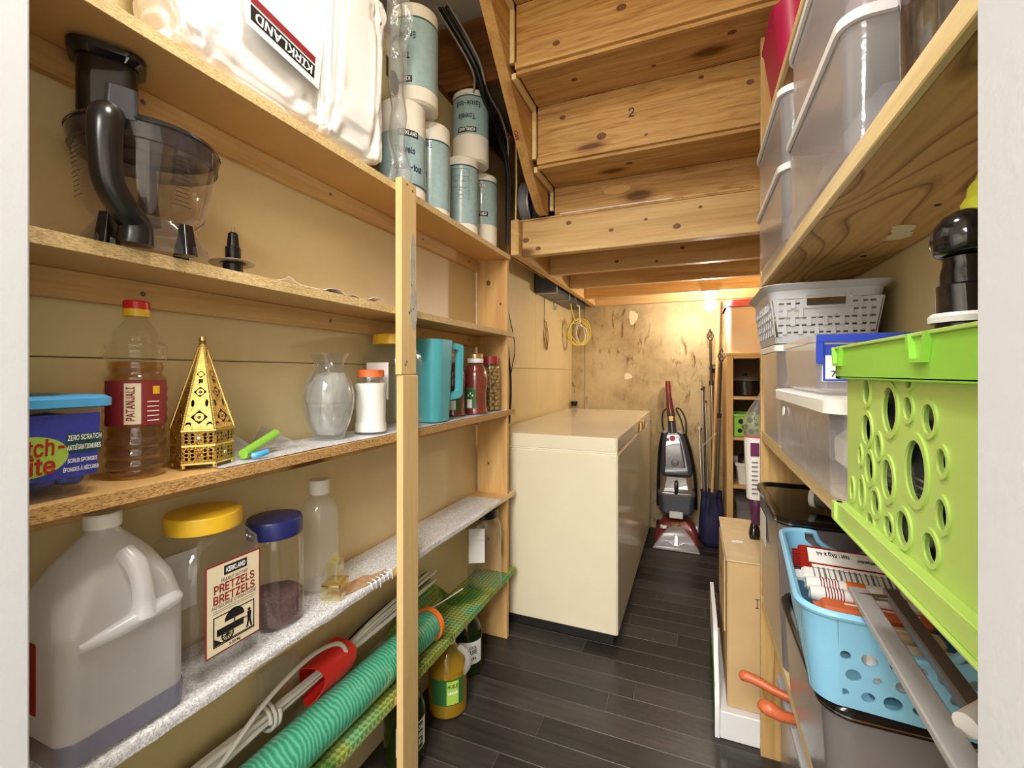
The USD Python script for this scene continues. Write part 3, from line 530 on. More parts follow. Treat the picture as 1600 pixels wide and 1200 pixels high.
# ---------------------------------------------------------------- bulb
bl = thing("light_bulb", "bare glowing light bulb under the landing joists", "light bulb", (0.088, 2.924, 1.587))
part(bl, "socket", at(lathe([(0, 0), (0.05, 0), (0.045, -0.012), (0.024, -0.018), (0.022, -0.03), (0, -0.03)], 28)), "bulb_base", label="white ceramic lamp holder")
part(bl, "bulb", at(lathe([(0, -0.031), (0.013, -0.031), (0.015, -0.04), (0.030, -0.056), (0.038, -0.072), (0.0385, -0.084), (0.032, -0.102), (0.018, -0.114), (0, -0.118)], 28)), "bulb_glow", smooth=True)

# ---------------------------------------------------------------- food processor
fp = thing("food_processor_bowl", "smoky plastic food processor bowl with black feed tube on the second shelf", "food processor", (-0.767, 0.415, S["two"] + 0.001), 0)
va = math.degrees(view_angle(-0.767, 0.415))
def fpp(m):
    m = at(m, rz=va); m.apply_scale([1.14, 1.14, 1.0]); return m
part(fp, "bowl", fpp(loft([(0.052, 0.052, 0.052, 0.05), (0.065, 0.062, 0.062, 0.06), (0.10, 0.068, 0.068, 0.066), (0.152, 0.074, 0.074, 0.072)], 8, True, False)), "smoke_plastic")
part(fp, "bowl_skirt", fpp(loft([(0.0, 0.064, 0.064, 0.02), (0.012, 0.062, 0.062, 0.02), (0.05, 0.048, 0.048, 0.03)], 6, False, False)), "smoke_plastic")
for a in (35, 145, 215, 325):
    part(fp, "foot", at(fpp(at(loft([(0, 0.012, 0.008, 0.003), (0.045, 0.005, 0.006, 0.002)]), 0.066, 0, 0)), rz=a), "black_plastic")
part(fp, "lid_rim", fpp(lathe([(0.0745, 0.148), (0.078, 0.148), (0.080, 0.168), (0.076, 0.176), (0.0, 0.180), (0.0, 0.176), (0.074, 0.171)], 48)), "smoke_dark")
part(fp, "lid_ring", fpp(lathe([(0.0765, 0.1765), (0.0806, 0.170), (0.0812, 0.1715), (0.0775, 0.1785), (0.0765, 0.1765)], 48)), "black_gloss")
ft = part(fp, "feed_tube", fpp(at(loft([(0.177, 0.026, 0.030, 0.016), (0.283, 0.026, 0.030, 0.016)]), -0.012, -0.040)), "black_gloss")
part(fp, "feed_tube_flange", fpp(at(loft([(0.277, 0.027, 0.031, 0.016), (0.283, 0.033, 0.038, 0.022), (0.292, 0.034, 0.039, 0.022), (0.2935, 0.031, 0.036, 0.02)]), -0.010, -0.040)), "black_gloss")
part(fp, "lid_latch", fpp(at(loft([(0.166, 0.014, 0.016, 0.005), (0.208, 0.012, 0.014, 0.005)]), 0.066, -0.024)), "dark_grey_plastic")
part(fp, "handle", fpp(tube([(0.062, -0.030, 0.166), (0.084, -0.035, 0.164), (0.095, -0.037, 0.148), (0.096, -0.037, 0.11), (0.092, -0.034, 0.072), (0.080, -0.022, 0.045), (0.068, -0.012, 0.030), (0.066, -0.012, 0.004)], [0.012, 0.015, 0.016, 0.0155, 0.015, 0.016, 0.0165, 0.018], 16)), "black_plastic")
for s, th0 in ((1, math.radians(va + 28)), (-1, math.radians(va - 68))):
    mk = cat([patch(0.0094 + 0.0705 + 0.0 * k + 0.0068 * (0.075 + 0.0085 * k - 0.065) / 0.117, th0, 0.34 if k % 5 == 0 else 0.22, 0.070 + 0.0062 * k, 0.0706 + 0.0062 * k, 0.0005, 5) for k in range(12)])
    part(fp, "measuring_marks", mk, "ink_black")
for q, zz in ((45, 0.118), (30, 0.1)):
    pass
part(fp, "spindle", lathe([(0, 0.052), (0.016, 0.052), (0.012, 0.09), (0.010, 0.14), (0, 0.142)], 20), "smoke_dark")
bd = thing("processor_blade_stem", "black slicing disc stem standing right of the food processor bowl", "blade stem", (-0.775, 0.555, S["two"] + 0.001))
part(bd, "stem", lathe([(0, 0), (0.020, 0), (0.020, 0.004), (0.016, 0.006), (0.016, 0.024), (0.021, 0.026), (0.021, 0.032), (0.0125, 0.034), (0.0125, 0.055), (0.010, 0.057), (0.008, 0.080), (0.005, 0.083), (0, 0.083)], 28), "black_plastic")
part(bd, "pin", lathe([(0, 0.083), (0.0022, 0.083), (0.0022, 0.093), (0, 0.094)], 12), "gold_lid")
part(bd, "disc", at(lathe([(0.012, 0.0268), (0.036, 0.026), (0.037, 0.0275), (0.012, 0.0285), (0.012, 0.0268)], 40), ry=-4), "galvanised")

# ---------------------------------------------------------------- top shelf: bag and paper towels
def bagfn(cx, cy, hx, hy, h, seed, lean=0.0):
    m = trimesh.creation.icosphere(5); v = m.vertices; e = 0.42
    q = np.sign(v) * np.abs(v) ** e; q /= np.max(np.abs(q), axis=1, keepdims=True) ** 0.35
    n1 = meshkit.fbm(v * 1.7 + seed, 4, seed) - 0.5; n2 = meshkit.noise(v * np.array([7, 7, 2.2]) + seed * 3, seed) - 0.5
    n3 = meshkit.noise(v * np.array([5, 11, 4.0]) + np.abs(n1)[:, None] * 6 + seed, seed + 5) - 0.5
    k = 1 + 0.26 * n1 + 0.10 * n2 + 0.09 * n3
    m.vertices = np.stack([cx + hx * q[:, 0] * k, cy + hy * q[:, 1] * k + lean * q[:, 2], S["top"] + 0.003 + h / 2 * (1 + q[:, 2] * (1 + 0.10 * n1))], 1)
    m.vertices[:, 2] = np.maximum(m.vertices[:, 2], S["top"] + 0.0025); m.vertices[:, 0] = np.clip(m.vertices[:, 0], WL + 0.003, None); return m
pb = thing("plastic_bag", "big crumpled white plastic bag bulging over the top shelf", "bag", (-0.78, 0.66, S["top"]))
part(pb, "bag_body", bagfn(-0.783, 0.575, 0.070, 0.150, 0.36, 3), "bag_white", world=True, smooth=True)
part(pb, "bag_body", bagfn(-0.775, 0.800, 0.072, 0.105, 0.44, 11, 0.01), "bag_white", world=True, smooth=True)
def on_x(m, x, y0, z0, tilt=0.0):
    c, s_ = math.cos(tilt), math.sin(tilt); return place(m, (x, y0, z0), (0, c, s_), (0, -s_, c))
lb = part(pb, "printed_panel", on_x(extr(Polygon([(-0.075, -0.008), (0.075, -0.028), (0.09, 0.10), (-0.09, 0.10)]).buffer(0.004), 0.0006), -0.6975, 0.60, 1.70), "label_white", world=True)
part(lb, "print_band", on_x(extr(Polygon([(-0.070, 0.0), (0.066, -0.018), (0.068, 0.008), (-0.070, 0.026)]), 0.0004), -0.6968, 0.60, 1.70), "ink_black", world=True)
part(lb, "print_stripe", on_x(extr(Polygon([(-0.070, 0.030), (0.068, 0.012), (0.070, 0.026), (-0.070, 0.044)]), 0.0004), -0.6968, 0.60, 1.70), "ink_maroon", world=True)
part(lb, "lettering", on_x(txt("KIRKLAND", 0.017, True, 0.125, flip=True), -0.6963, 0.600, 1.6945, -0.13), "ink_white", world=True)
fb = thing("clear_film_wrap", "crinkled clear film wrap hanging between the white bag and the rolls", "film wrap", (-0.79, 0.95, S["top"]))
part(fb, "film", sheet(26, 40, lambda u, v: (-0.722 + 0.010 * math.sin(9 * u + 5 * v) + 0.006 * math.sin(23 * v) + 0.01 * u, 0.925 + 0.075 * u + 0.006 * math.sin(17 * v), S["top"] + 0.004 + 0.52 * v), 0.0004), "clear_film", world=True)
part(fb, "print_oval", on_x(extr(affinity.scale(Point(0, 0).buffer(1), 0.018, 0.030), 0.0004), -0.700, 0.925, 1.83), "ink_grey", world=True); part(fb, "print_bar", on_x(extr(sbox(-0.004, -0.025, 0.004, 0.025), 0.0004), -0.700, 0.897, 1.855), "ink_black", world=True)
def roll(x, y, z, r, h, flip, lines, label, spin=0.0, band=(0.30, 0.90), kind=0):
    t = thing("paper_towel_roll", label, "paper towel", (x, y, z), 0, "wrapped paper towel rolls on the top shelf")
    part(t, "roll", lathe([(0.018, 0.004), (0.022, 0.0), (r - 0.008, 0.0), (r, 0.007), (r, h - 0.007), (r - 0.008, h), (0.022, h), (0.018, h - 0.004), (0.018, 0.004)], 48), "towel_white")
    b0, b1 = (1 - band[1], 1 - band[0]) if flip else band
    th = view_angle(x, y) + spin
    part(t, "wrapper_print", patch(r + 0.0004, th - 0.2, 4.2, b0 * h, b1 * h, 0.0006, 40), "wrap_teal")
    part(t, "wrapper_edge", patch(r + 0.0011, th - 0.2, 4.2, (b1 - 0.02) * h, (b1 - 0.005) * h, 0.0003, 40) if flip else patch(r + 0.0011, th - 0.2, 4.2, (b0 + 0.005) * h, (b0 + 0.02) * h, 0.0003, 40), "ink_teal_dark")
    for (s_, hh, zz, dth, m, bold, w) in lines:
        if s_ == "#":                                   # black name bar
            part(t, "print_bar", patch(r + 0.0011, th + dth, w / r, zz * h, zz * h + hh, 0.0003, 10), m)
        else:
            part(t, "lettering", wrap(txt(s_, hh, bold, w, flip), r + 0.0016, th + dth, zz * h), m)
    return t
NM = lambda zz, dth, w=0.062: [("#", 0.019, zz - 0.016, dth, "ink_black", True, w + 0.008), ("KIRKLAND", 0.011, zz, dth, "ink_white", True, w)]
roll(-0.785, 1.075, S["top"] + 0.001, 0.066, 0.275, False, NM(0.62, 0.0, 0.05) + [("Towels", 0.017, 0.44, -0.15, "ink_navy", True, 0.058), ("Essuie-tout", 0.018, 0.27, 0.0, "ink_navy", True, 0.085)], "wrapped paper towel roll standing just left of the top of the post", 0.25, (0.12, 0.66))
roll(-0.786, 1.225, S["top"] + 0.001, 0.062, 0.29, True, [("Essuie-tout", 0.017, 0.70, -0.55, "ink_navy", True, 0.08)] + NM(0.40, -0.75), "wrapped paper towel roll standing just right of the top of the post", 0.0, (0.20, 0.92))
roll(-0.784, 1.135, S["top"] + 0.293, 0.070, 0.29, True, NM(0.20, -0.75) + [("Towels", 0.018, 0.42, -0.75, "ink_navy", True, 0.06), ("Essuie-tout", 0.018, 0.62, -0.7, "ink_navy", True, 0.085)], "paper towel roll of the upper layer, leftmost and nearest the bag", 0.15, (0.15, 0.84))
ge = roll(-0.787, 1.435, S["top"] + 0.001, 0.060, 0.28, True, [], "paper towel roll with pictogram panels, standing under the uppermost right roll", 0.05, (0.12, 0.86))
th = view_angle(-0.787, 1.435)
for (dx, z0, w, hh) in ((-0.022, 0.205, 0.026, 0.022), (0.012, 0.205, 0.026, 0.022), (-0.006, 0.155, 0.060, 0.040), (-0.006, 0.125, 0.060, 0.026)):
    fr = extr(sbox(-w / 2, 0, w / 2, hh).buffer(0.003).difference(sbox(-w / 2, 0, w / 2, hh).buffer(0.0016)), 0.0004)
    part(ge, "print_frame", wrap(at(fr.subdivide(), dx), 0.0616, th, z0), "ink_grey")
for j in range(3): part(ge, "lettering", wrap(txt(("140 feuilles", "2 plis", "12 rouleaux")[j], 0.006, False), 0.0616, th - 0.1, (0.16, 0.135, 0.183)[j]), "ink_grey")
roll(-0.786, 1.60, S["top"] + 0.001, 0.060, 0.285, True, [("#", 0.012, 0.80, -0.15, "ink_white", True, 0.04), ("|||| || |||", 0.010, 0.80, -0.15, "ink_black", True, 0.034)] + NM(0.42, -0.10, 0.05), "paper towel roll at the far right end of the top shelf", 0.0, (0.10, 0.70))
roll(-0.786, 1.505, S["top"] + 0.289, 0.068, 0.265, True, NM(0.40, -0.22) + [("Towels", 0.020, 0.56, -0.22, "ink_navy", True, 0.066), ("Essuie-tout", 0.019, 0.74, -0.15, "ink_navy", True, 0.095), ("140", 0.010, 0.88, -0.25, "ink_grey", False, 0.02)], "upper paper towel roll stacked at the right, its print upside down", 0.0, (0.10, 0.64))

# ---------------------------------------------------------------- shelf three: tub to pitcher
tb = thing("sponge_tub", "clear plastic tub of blue scrub sponges with a blue lid", "sponge tub", (-0.785, 0.262, S["three"] + 0.001))
part(tb, "tub", loft([(0, 0.056, 0.066, 0.012), (0.114, 0.066, 0.080, 0.014)], 6, True, False), "clear_plastic")
part(tb, "lid", loft([(0.112, 0.067, 0.081, 0.014), (0.114, 0.073, 0.087, 0.016), (0.124, 0.073, 0.087, 0.016), (0.128, 0.068, 0.081, 0.014), (0.128, 0.05, 0.06, 0.012), (0.126, 0.045, 0.055, 0.012)]), "sky_lid")
for i in range(5): part(tb, "sponge", bumpy(at(loft([(0, 0.014, 0.045, 0.012), (0.085, 0.014, 0.048, 0.012)]), -0.036 + 0.0 * i, -0.0, 0) if False else at(box(-0.045, 0.045, -0.0125, 0.0125, 0, 0.09, 0.006), 0, -0.054 + 0.027 * i, 0.012), 0.002, 60, i, 2), "sponge_blue", smooth=True)
sl = part(tb, "printed_sleeve", place(extr(sbox(-0.060, 0.012, 0.071, 0.092), 0.0005), (0.0595, 0.0, 0.014), (0, 1, 0), (0.088, 0, 1)), "sponge_blue")
def tbp(m, yy, zz, k=0.0): return place(m, (0.0600 + 0.088 * zz + k, yy, 0.014 + zz), (0, 1, 0), (0.088, 0, 1))
part(sl, "brand_oval", tbp(extr(affinity.scale(Point(0, 0).buffer(1, 24), 0.036, 0.025), 0.0004), 0.005, 0.042), "ink_lime")
part(sl, "lettering", tbp(txt("Scotch-", 0.020, True, 0.066), 0.004, 0.043, 0.0006), "ink_red"); part(sl, "lettering", tbp(txt("Brite", 0.020, True, 0.046), 0.006, 0.021, 0.0006), "ink_red")
part(sl, "print_band", tbp(extr(sbox(-0.018, -0.010, 0.018, 0.014), 0.0004), 0.056, 0.052), "ink_teal_dark")
part(sl, "lettering", tbp(txt("ZERO SCRATCH", 0.0065, True, 0.034), 0.056, 0.058, 0.0006), "ink_white"); part(sl, "lettering", tbp(txt("ANTIÉGRATIGNURES", 0.006, True, 0.034), 0.056, 0.046, 0.0006), "ink_white")
part(sl, "lettering", tbp(txt("SCRUB SPONGES", 0.005, True, 0.03), 0.055, 0.03, 0.0006), "ink_white"); part(sl, "lettering", tbp(txt("ÉPONGES À RÉCURER", 0.005, True, 0.036), 0.054, 0.019, 0.0006), "ink_white")

ob = thing("oil_bottle", "clear plastic bottle of amber cooking oil with red and yellow cap", "oil bottle", (-0.790, 0.412, S["three"]))
def ribbed(prof, n=120, z0=0, z1=1, amp=0.0015, freq=60):
    z = np.linspace(prof[0][1], prof[-1][1], n); r = np.interp(z, [p[1] for p in prof], [p[0] for p in prof])
    r = r + np.where((z > z0) & (z < z1), amp * np.sin(z * 2 * np.pi * freq), 0); return list(zip(r, z))
bp_ = [(0.032, 0.001), (0.037, 0.012), (0.0375, 0.060), (0.0345, 0.068), (0.0375, 0.076), (0.0375, 0.142), (0.0345, 0.155), (0.0335, 0.165), (0.0365, 0.178), (0.0365, 0.20), (0.026, 0.222), (0.015, 0.236), (0.0125, 0.240), (0.0125, 0.252)]
part(ob, "bottle", lathe([(0, 0.001)] + ribbed(bp_, 120, 0.012, 0.21, 0.0014, 62) + [(0, 0.252)]), "clear_plastic", smooth=True)
part(ob, "oil", lathe([(0, 0.003)] + [(r - 0.0016, z) for r, z in ribbed(bp_, 120, 0.012, 0.21, 0.0014, 62) if 0.003 < z < 0.176] + [(0, 0.176)]), "amber_clear", label="amber oil filling most of the bottle", smooth=True)
part(ob, "cap_ring", lathe([(0, 0.243), (0.0165, 0.243), (0.017, 0.254), (0, 0.254)], 28), "yellow_lid"); part(ob, "cap", lathe([(0, 0.254), (0.0165, 0.254), (0.0165, 0.265), (0.015, 0.267), (0, 0.267)], 28), "red_cap")
th = view_angle(-0.790, 0.412)
part(ob, "label", patch(0.0386, th, 2.3, 0.080, 0.146, 0.0004, 24), "ink_maroon")
part(ob, "label_panel", patch(0.0391, th - 0.12, 0.50, 0.082, 0.142, 0.0003, 10), "label_cream")
part(ob, "lettering", wrap(at(txt("PATANJALI", 0.0095, True, 0.050), rz=90), 0.0395, th - 0.06, 0.112), "ink_maroon")
for k in range(5): part(ob, "print_line", patch(0.0391, th + 0.52, 0.42, 0.086 + 0.007 * k, 0.0875 + 0.007 * k, 0.0003, 6), "ink_white")
part(ob, "print_flower", patch(0.0391, th + 0.62, 0.25, 0.126, 0.138, 0.0003, 6), "yellow_lid")

ln = thing("gold_lantern", "pierced gold metal lantern with six-sided pyramid top and small gems", "lantern", (-0.773, 0.500, S["three"] + 0.002), math.degrees(view_angle(-0.773, 0.5)) + 22)
def hexr(R, a0=0): return [(R * math.cos(math.radians(60 * i + a0)), R * math.sin(math.radians(60 * i + a0))) for i in range(6)]
for i in range(6): part(ln, "foot", at(lathe([(0, 0), (0.0035, 0.001), (0.0035, 0.006), (0, 0.007)], 12), *[0.042 * c for c in (math.cos(math.pi / 3 * i), math.sin(math.pi / 3 * i))]), "gold_smooth")
part(ln, "base_plate", at(extr(Polygon(hexr(0.047)), 0.003), 0, 0, 0.0065), "gold_smooth"); part(ln, "band_rail", at(extr(Polygon(hexr(0.0455)).difference(Polygon(hexr(0.040))), 0.003), 0, 0, 0.0355), "gold_smooth"); part(ln, "band_rail", at(extr(Polygon(hexr(0.047)).difference(Polygon(hexr(0.038))), 0.003), 0, 0, 0.0605), "gold_smooth")
part(ln, "inner_core", lathe([(0, 0.0095), (0.030, 0.0095), (0.030, 0.062), (0.004, 0.185), (0, 0.186)], 12), "lantern_inner")
ap = 0.044 * math.cos(math.pi / 6); hw = 0.022
for i in range(6):
    an = math.radians(60 * i + 30); rad = np.array([math.cos(an), math.sin(an), 0]); tan = np.array([-math.sin(an), math.cos(an), 0])
    for (z0, z1) in ((0.0095, 0.0355), (0.0385, 0.0605)):
        pn = sbox(-hw, z0, hw, z1); hs = []
        for cx in (-0.0165, -0.0085, 0.0085, 0.0165):
            for cz in (0.25, 0.5, 0.75): hs.append(Point(cx, z0 + (z1 - z0) * cz).buffer(0.0024, 5))
        part(ln, "band_panel", place(extr(pn.difference(unary_union(hs)), 0.0012), rad * ap, tan, (0, 0, 1)), "gold_filigree")
        part(ln, "gem", place(at(lathe([(0, 0), (0.003, 0), (0.0022, 0.0016), (0, 0.002)], 10), 0, 0.5 * (z0 + z1), 0), rad * (ap + 0.001), tan, (0, 0, 1)), ("gem_clear", "gem_violet", "gem_red")[(i + (z0 > 0.02)) % 3])
    H_ = 0.139; up = -rad * (ap - 0.003) + np.array([0, 0, H_]); Ls = np.linalg.norm(up)
    tri = Polygon([(-hw, 0), (hw, 0), (0.0022, Ls), (-0.0022, Ls)]); hs = []
    for (cy, rr_) in ((0.020, 0.011), (0.062, 0.0085), (0.092, 0.006)):
        hs.append(affinity.rotate(sbox(-rr_ * 0.75, cy - rr_ * 0.75, rr_ * 0.75, cy + rr_ * 0.75).difference(Point(0, cy).buffer(rr_ * 0.62, 8)), 45))
    for sx in (-1, 1): hs.append(Point(sx * 0.0145, 0.008).buffer(0.004, 6).difference(Point(sx * 0.0145, 0.006).buffer(0.0028, 6))); hs.append(affinity.scale(Point(sx * 0.0095, 0.043).buffer(1, 8), 0.0022, 0.006)); hs.append(affinity.scale(Point(sx * 0.0015, 0.0805).buffer(1, 8), 0.0016, 0.004))
    part(ln, "pyramid_panel", place(extr(tri.difference(unary_union(hs)), 0.0012), rad * ap + np.array([0, 0, 0.0635]), tan, up), "gold")
    for (cy, g) in ((0.020, "gem_violet" if i % 2 else "gem_red"), (0.062, "gem_violet")):
        part(ln, "gem", place(at(lathe([(0, 0), (0.0028, 0), (0.002, 0.0015), (0, 0.002)], 10), 0, cy, 0), rad * (ap + 0.0008) + np.array([0, 0, 0.0635]), tan, up), g)
    c0 = np.array([*hexr(0.0445)[i], 0.0635]); c1 = np.array([*hexr(0.003)[i], 0.203]); nb = 34
    part(ln, "beaded_edge", cat([cyl(c0, c1, 0.0021, 8)] + [at(trimesh.creation.icosphere(1, 0.0019), *(c0 + (c1 - c0) * (k + 0.5) / nb + 0.0014 * np.array([c0[0], c0[1], 0]) / 0.0445)) for k in range(nb)]), "gold_smooth")
part(ln, "finial", lathe([(0, 0.198), (0.006, 0.200), (0.004, 0.205), (0.0065, 0.210), (0.005, 0.216), (0, 0.217)], 20), "gold_smooth")
part(ln, "ring", tube([(0.016 * math.sin(a), 0, 0.195 + 0.016 * math.cos(a)) for a in np.linspace(0, 2 * math.pi, 25)], 0.0009, 6, 2), "gold_smooth")

bw = thing("bubble_wrap", "scrap of clear bubble wrap lying right of the gold lantern", "bubble wrap", (-0.80, 0.62, S["three"] + 0.0055))
def bwf(u, v): return (-0.855 + 0.10 * v, 0.555 + 0.145 * u, S["three"] + 0.0065 + 0.045 * math.exp(-((u - 0.22) / 0.16) ** 2) * (1 - v) + 0.035 * math.exp(-((u - 0.85) / 0.12) ** 2) * (1 - 0.9 * v) + 0.0022 * abs(math.sin(40 * u) * math.sin(30 * v)))
part(bw, "wrap_sheet", sheet(70, 44, bwf, 0.0006), "clear_film", world=True)
gs = thing("green_marker", "bright green plastic stick with a pale blue tip on bubble wrap", "stick", (-0.745, 0.61, S["three"] + 0.014))
part(gs, "barrel", cyl((-0.735, 0.545, 0.956), (-0.770, 0.640, 0.979), 0.0085, 16), "lime_dark", world=True); part(gs, "tip", tube([(-0.729, 0.557, 0.952), (-0.722, 0.565, 0.953), (-0.722, 0.582, 0.955)], 0.0055, 10), "sky_lid", world=True)

vs = thing("glass_vase", "clear fluted glass vase holding white tissue", "vase", (-0.788, 0.798, S["three"] + 0.005))
vp = [(0.030, 0.0), (0.034, 0.004), (0.046, 0.035), (0.055, 0.075), (0.056, 0.10), (0.048, 0.135), (0.034, 0.160), (0.031, 0.168), (0.036, 0.185), (0.044, 0.197)]
part(vs, "vase", lathe([(0, 0.0)] + vp + [(0.0425, 0.197), (0.0345, 0.185), (0.0295, 0.168), (0.0325, 0.160), (0.0465, 0.135), (0.0545, 0.10), (0.0535, 0.075), (0.0445, 0.036), (0.032, 0.007), (0, 0.006)], 48), "clear_glass", smooth=True)
part(vs, "flutes", cat([tube([(( r + 0.0004) * math.cos(a + (z - 0.1) * 3), (r + 0.0004) * math.sin(a + (z - 0.1) * 3), z) for r, z in vp[2:6]], 0.0011, 5, 3) for a in np.linspace(0, 2 * math.pi, 12, endpoint=False)]), "clear_glass")
part(vs, "tissue", bumpy(at(loft([(0.010, 0.026, 0.026, 0.025), (0.040, 0.040, 0.040, 0.038), (0.075, 0.046, 0.046, 0.044), (0.082, 0.044, 0.044, 0.042), (0.086, 0.046, 0.046, 0.042), (0.12, 0.044, 0.044, 0.04), (0.150, 0.030, 0.030, 0.028)], 8), 0, 0), 0.010, 34, 3, 2), "tissue_film", smooth=True)

pj = thing("powder_jar", "clear jar of white powder with an orange patterned lid", "jar", (-0.767, 0.917, S["three"] + 0.005))
jp = [(0.036, 0.0), (0.040, 0.004), (0.040, 0.022), (0.0375, 0.028), (0.0385, 0.075), (0.0375, 0.105), (0.0395, 0.113), (0.0385, 0.125), (0.030, 0.137), (0.030, 0.142)]
part(pj, "jar", lathe([(0, 0)] + jp + [(0, 0.142)]), "clear_plastic", smooth=40); part(pj, "powder", lathe([(0, 0.0015)] + [(r - 0.0014, z) for r, z in jp if 0.002 < z < 0.126] + [(0, 0.128)]), "white_powder", smooth=40)
part(pj, "lid", lathe([(0, 0.142), (0.033, 0.142), (0.033, 0.158), (0.031, 0.160), (0, 0.160)], 40), "orange_lid")

def pretzel_jar(loc, rz, label, lidmat, kind, h=0.262, group=None):
    t = thing("snack_jar", label, "jar", loc, rz, group); k = h / 0.262
    part(t, "jar", loft([(0.0, 0.060, 0.060, 0.018), (0.006, 0.066, 0.066, 0.022), (0.030 * k, 0.067, 0.067, 0.022), (0.045 * k, 0.064, 0.064, 0.024), (0.150 * k, 0.064, 0.064, 0.024), (0.165 * k, 0.067, 0.067, 0.024), (0.205 * k, 0.065, 0.065, 0.03), (0.228 * k, 0.054, 0.054, 0.052), (0.233 * k, 0.052, 0.052, 0.0515)], 8), "clear_plastic", smooth=45)
    part(t, "lid", lathe([(0, 0.232 * k), (0.056, 0.232 * k), (0.057, 0.236 * k), (0.057, 0.256 * k), (0.055, 0.259 * k), (0.04, 0.262 * k), (0, 0.262 * k)], 44), lidmat)
    return t
pz = pretzel_jar((-0.785, 0.510, S["four"] + 0.005), 0, "large empty jar with yellow lid and cream pretzel label", "yellow_lid", 0)
lbp = part(pz, "label", place(extr(sbox(-0.047, 0, 0.047, 0.145).buffer(0.001), 0.0005), (0.0672, 0.006, 0.040), (0, 1, 0), (0, 0, 1)), "ink_maroon")
def pzp(m, yy, zz, k=0.0006): return place(m, (0.0672 + k, 0.006 + yy, 0.040 + zz), (0, 1, 0), (0, 0, 1))
part(lbp, "label_field", pzp(extr(sbox(-0.0455, 0.0015, 0.0455, 0.1435), 0.0004), 0, 0, 0.0005), "label_cream")
part(lbp, "name_bar", pzp(extr(sbox(-0.018, 0.124, 0.022, 0.139), 0.0004), 0, 0, 0.0009), "ink_black"); part(lbp, "lettering", pzp(txt("KIRKLAND", 0.008, True, 0.034), 0.002, 0.1275, 0.0013), "ink_white")
for (s_, hh, zz, w, m) in (("PEANUT BUTTER", 0.0055, 0.114, 0.046, "ink_grey"), ("PRETZELS", 0.013, 0.0985, 0.072, "ink_maroon"), ("BRETZELS", 0.013, 0.0815, 0.074, "ink_maroon"), ("AU BEURRE D'ARACHIDE", 0.0055, 0.074, 0.078, "ink_grey")):
    part(lbp, "lettering", pzp(txt(s_, hh, hh > 0.01, w), 0, zz, 0.0009), m)
for k in range(2): part(lbp, "small_print", pzp(extr(sbox(-0.036, 0.0665 + 0.0035 * k, 0.036, 0.0673 + 0.0035 * k), 0.0003), 0, 0, 0.0009), "ink_grey")
part(lbp, "engraving_frame", pzp(extr(sbox(-0.036, 0.012, 0.036, 0.061).difference(sbox(-0.0345, 0.0135, 0.0345, 0.0595)), 0.0004), 0, 0, 0.0009), "ink_black")
cart = [sbox(-0.030, 0.028, 0.016, 0.039), Point(-0.012, 0.024).buffer(0.0105).difference(Point(-0.012, 0.024).buffer(0.0085)), Point(-0.012, 0.024).buffer(0.002), Point(0.000, 0.046).buffer(0.017).intersection(sbox(-0.02, 0.046, 0.02, 0.07)), sbox(-0.0007, 0.036, 0.0007, 0.05), sbox(0.016, 0.036, 0.026, 0.0375), Point(0.0265, 0.047).buffer(0.0026), Polygon([(0.023, 0.044), (0.030, 0.044), (0.029, 0.030), (0.032, 0.0175), (0.029, 0.0175), (0.0265, 0.029), (0.024, 0.0175), (0.021, 0.0175), (0.0235, 0.03)]), sbox(-0.034, 0.0142, 0.034, 0.0158), Polygon([(-0.034, 0.016), (-0.022, 0.016), (-0.034, 0.026)])] + [affinity.rotate(sbox(-0.0125, 0.0155, -0.0115, 0.0325), 30 * k, origin=(-0.012, 0.024)) for k in range(6)]
part(lbp, "engraving", pzp(extr(unary_union(cart), 0.0004), 0, 0, 0.0009), "ink_black", label="black engraving of a vendor pushing a covered cart")
part(lbp, "lettering", pzp(txt("1.56 kg", 0.004, True), 0, 0.005, 0.0009), "ink_black")
part(pz, "back_label", box(-0.0668, -0.0662, -0.045, 0.03, 0.07, 0.175, 0.0002), "label_white", label="white back label seen through the jar")
p2 = pretzel_jar((-0.795, 1.046, S["three"] + 0.005), 3, "empty jar with yellow lid half hidden behind the pine post", "yellow_lid", 0)
part(p2, "back_label", box(-0.040, 0.030, -0.0675, -0.0668, 0.08, 0.18, 0.0002), "label_white")
p3 = pretzel_jar((-0.772, 1.590, S["five"] + 0.010), 28, "empty square jar with dark lid at the far end of the lowest shelf", "black_plastic", 0, 0.292)
part(p3, "label", box(0.0662, 0.0668, 0.0, 0.05, 0.085, 0.20, 0.0002), "label_white"); part(p3, "back_label", box(-0.06, 0.0, -0.0668, -0.0662, 0.10, 0.23, 0.0002), "label_white")
for k in range(8): part(p3, "small_print", box(0.0668, 0.0671, 0.006, 0.044 - 0.004 * (k % 3), 0.10 + 0.011 * k, 0.102 + 0.011 * k, 0.0001), "ink_grey")

pt = thing("pitcher", "tall teal plastic pitcher with a closed handle", "pitcher", (-0.770, 1.204, S["three"] + 0.005))
part(pt, "body", loft([(0, 0.046, 0.048, 0.03), (0.004, 0.049, 0.051, 0.032), (0.23, 0.057, 0.060, 0.036), (0.255, 0.058, 0.061, 0.036), (0.255, 0.0555, 0.0585, 0.034), (0.02, 0.047, 0.049, 0.03), (0.01, 0.02, 0.02, 0.02)], 8, True, True), "teal_plastic", smooth=50)
part(pt, "handle", place(extr(Polygon([(0.050, 0.248), (0.106, 0.242), (0.108, 0.230), (0.104, 0.085), (0.094, 0.072), (0.048, 0.066), (0.048, 0.084), (0.084, 0.090), (0.089, 0.098), (0.092, 0.222), (0.088, 0.229), (0.055, 0.232)]).buffer(0.003).buffer(-0.001), 0.018), (0.012, 0.0, 0), (0.30, 0.954, 0), (0, 0, 1)), "teal_plastic")
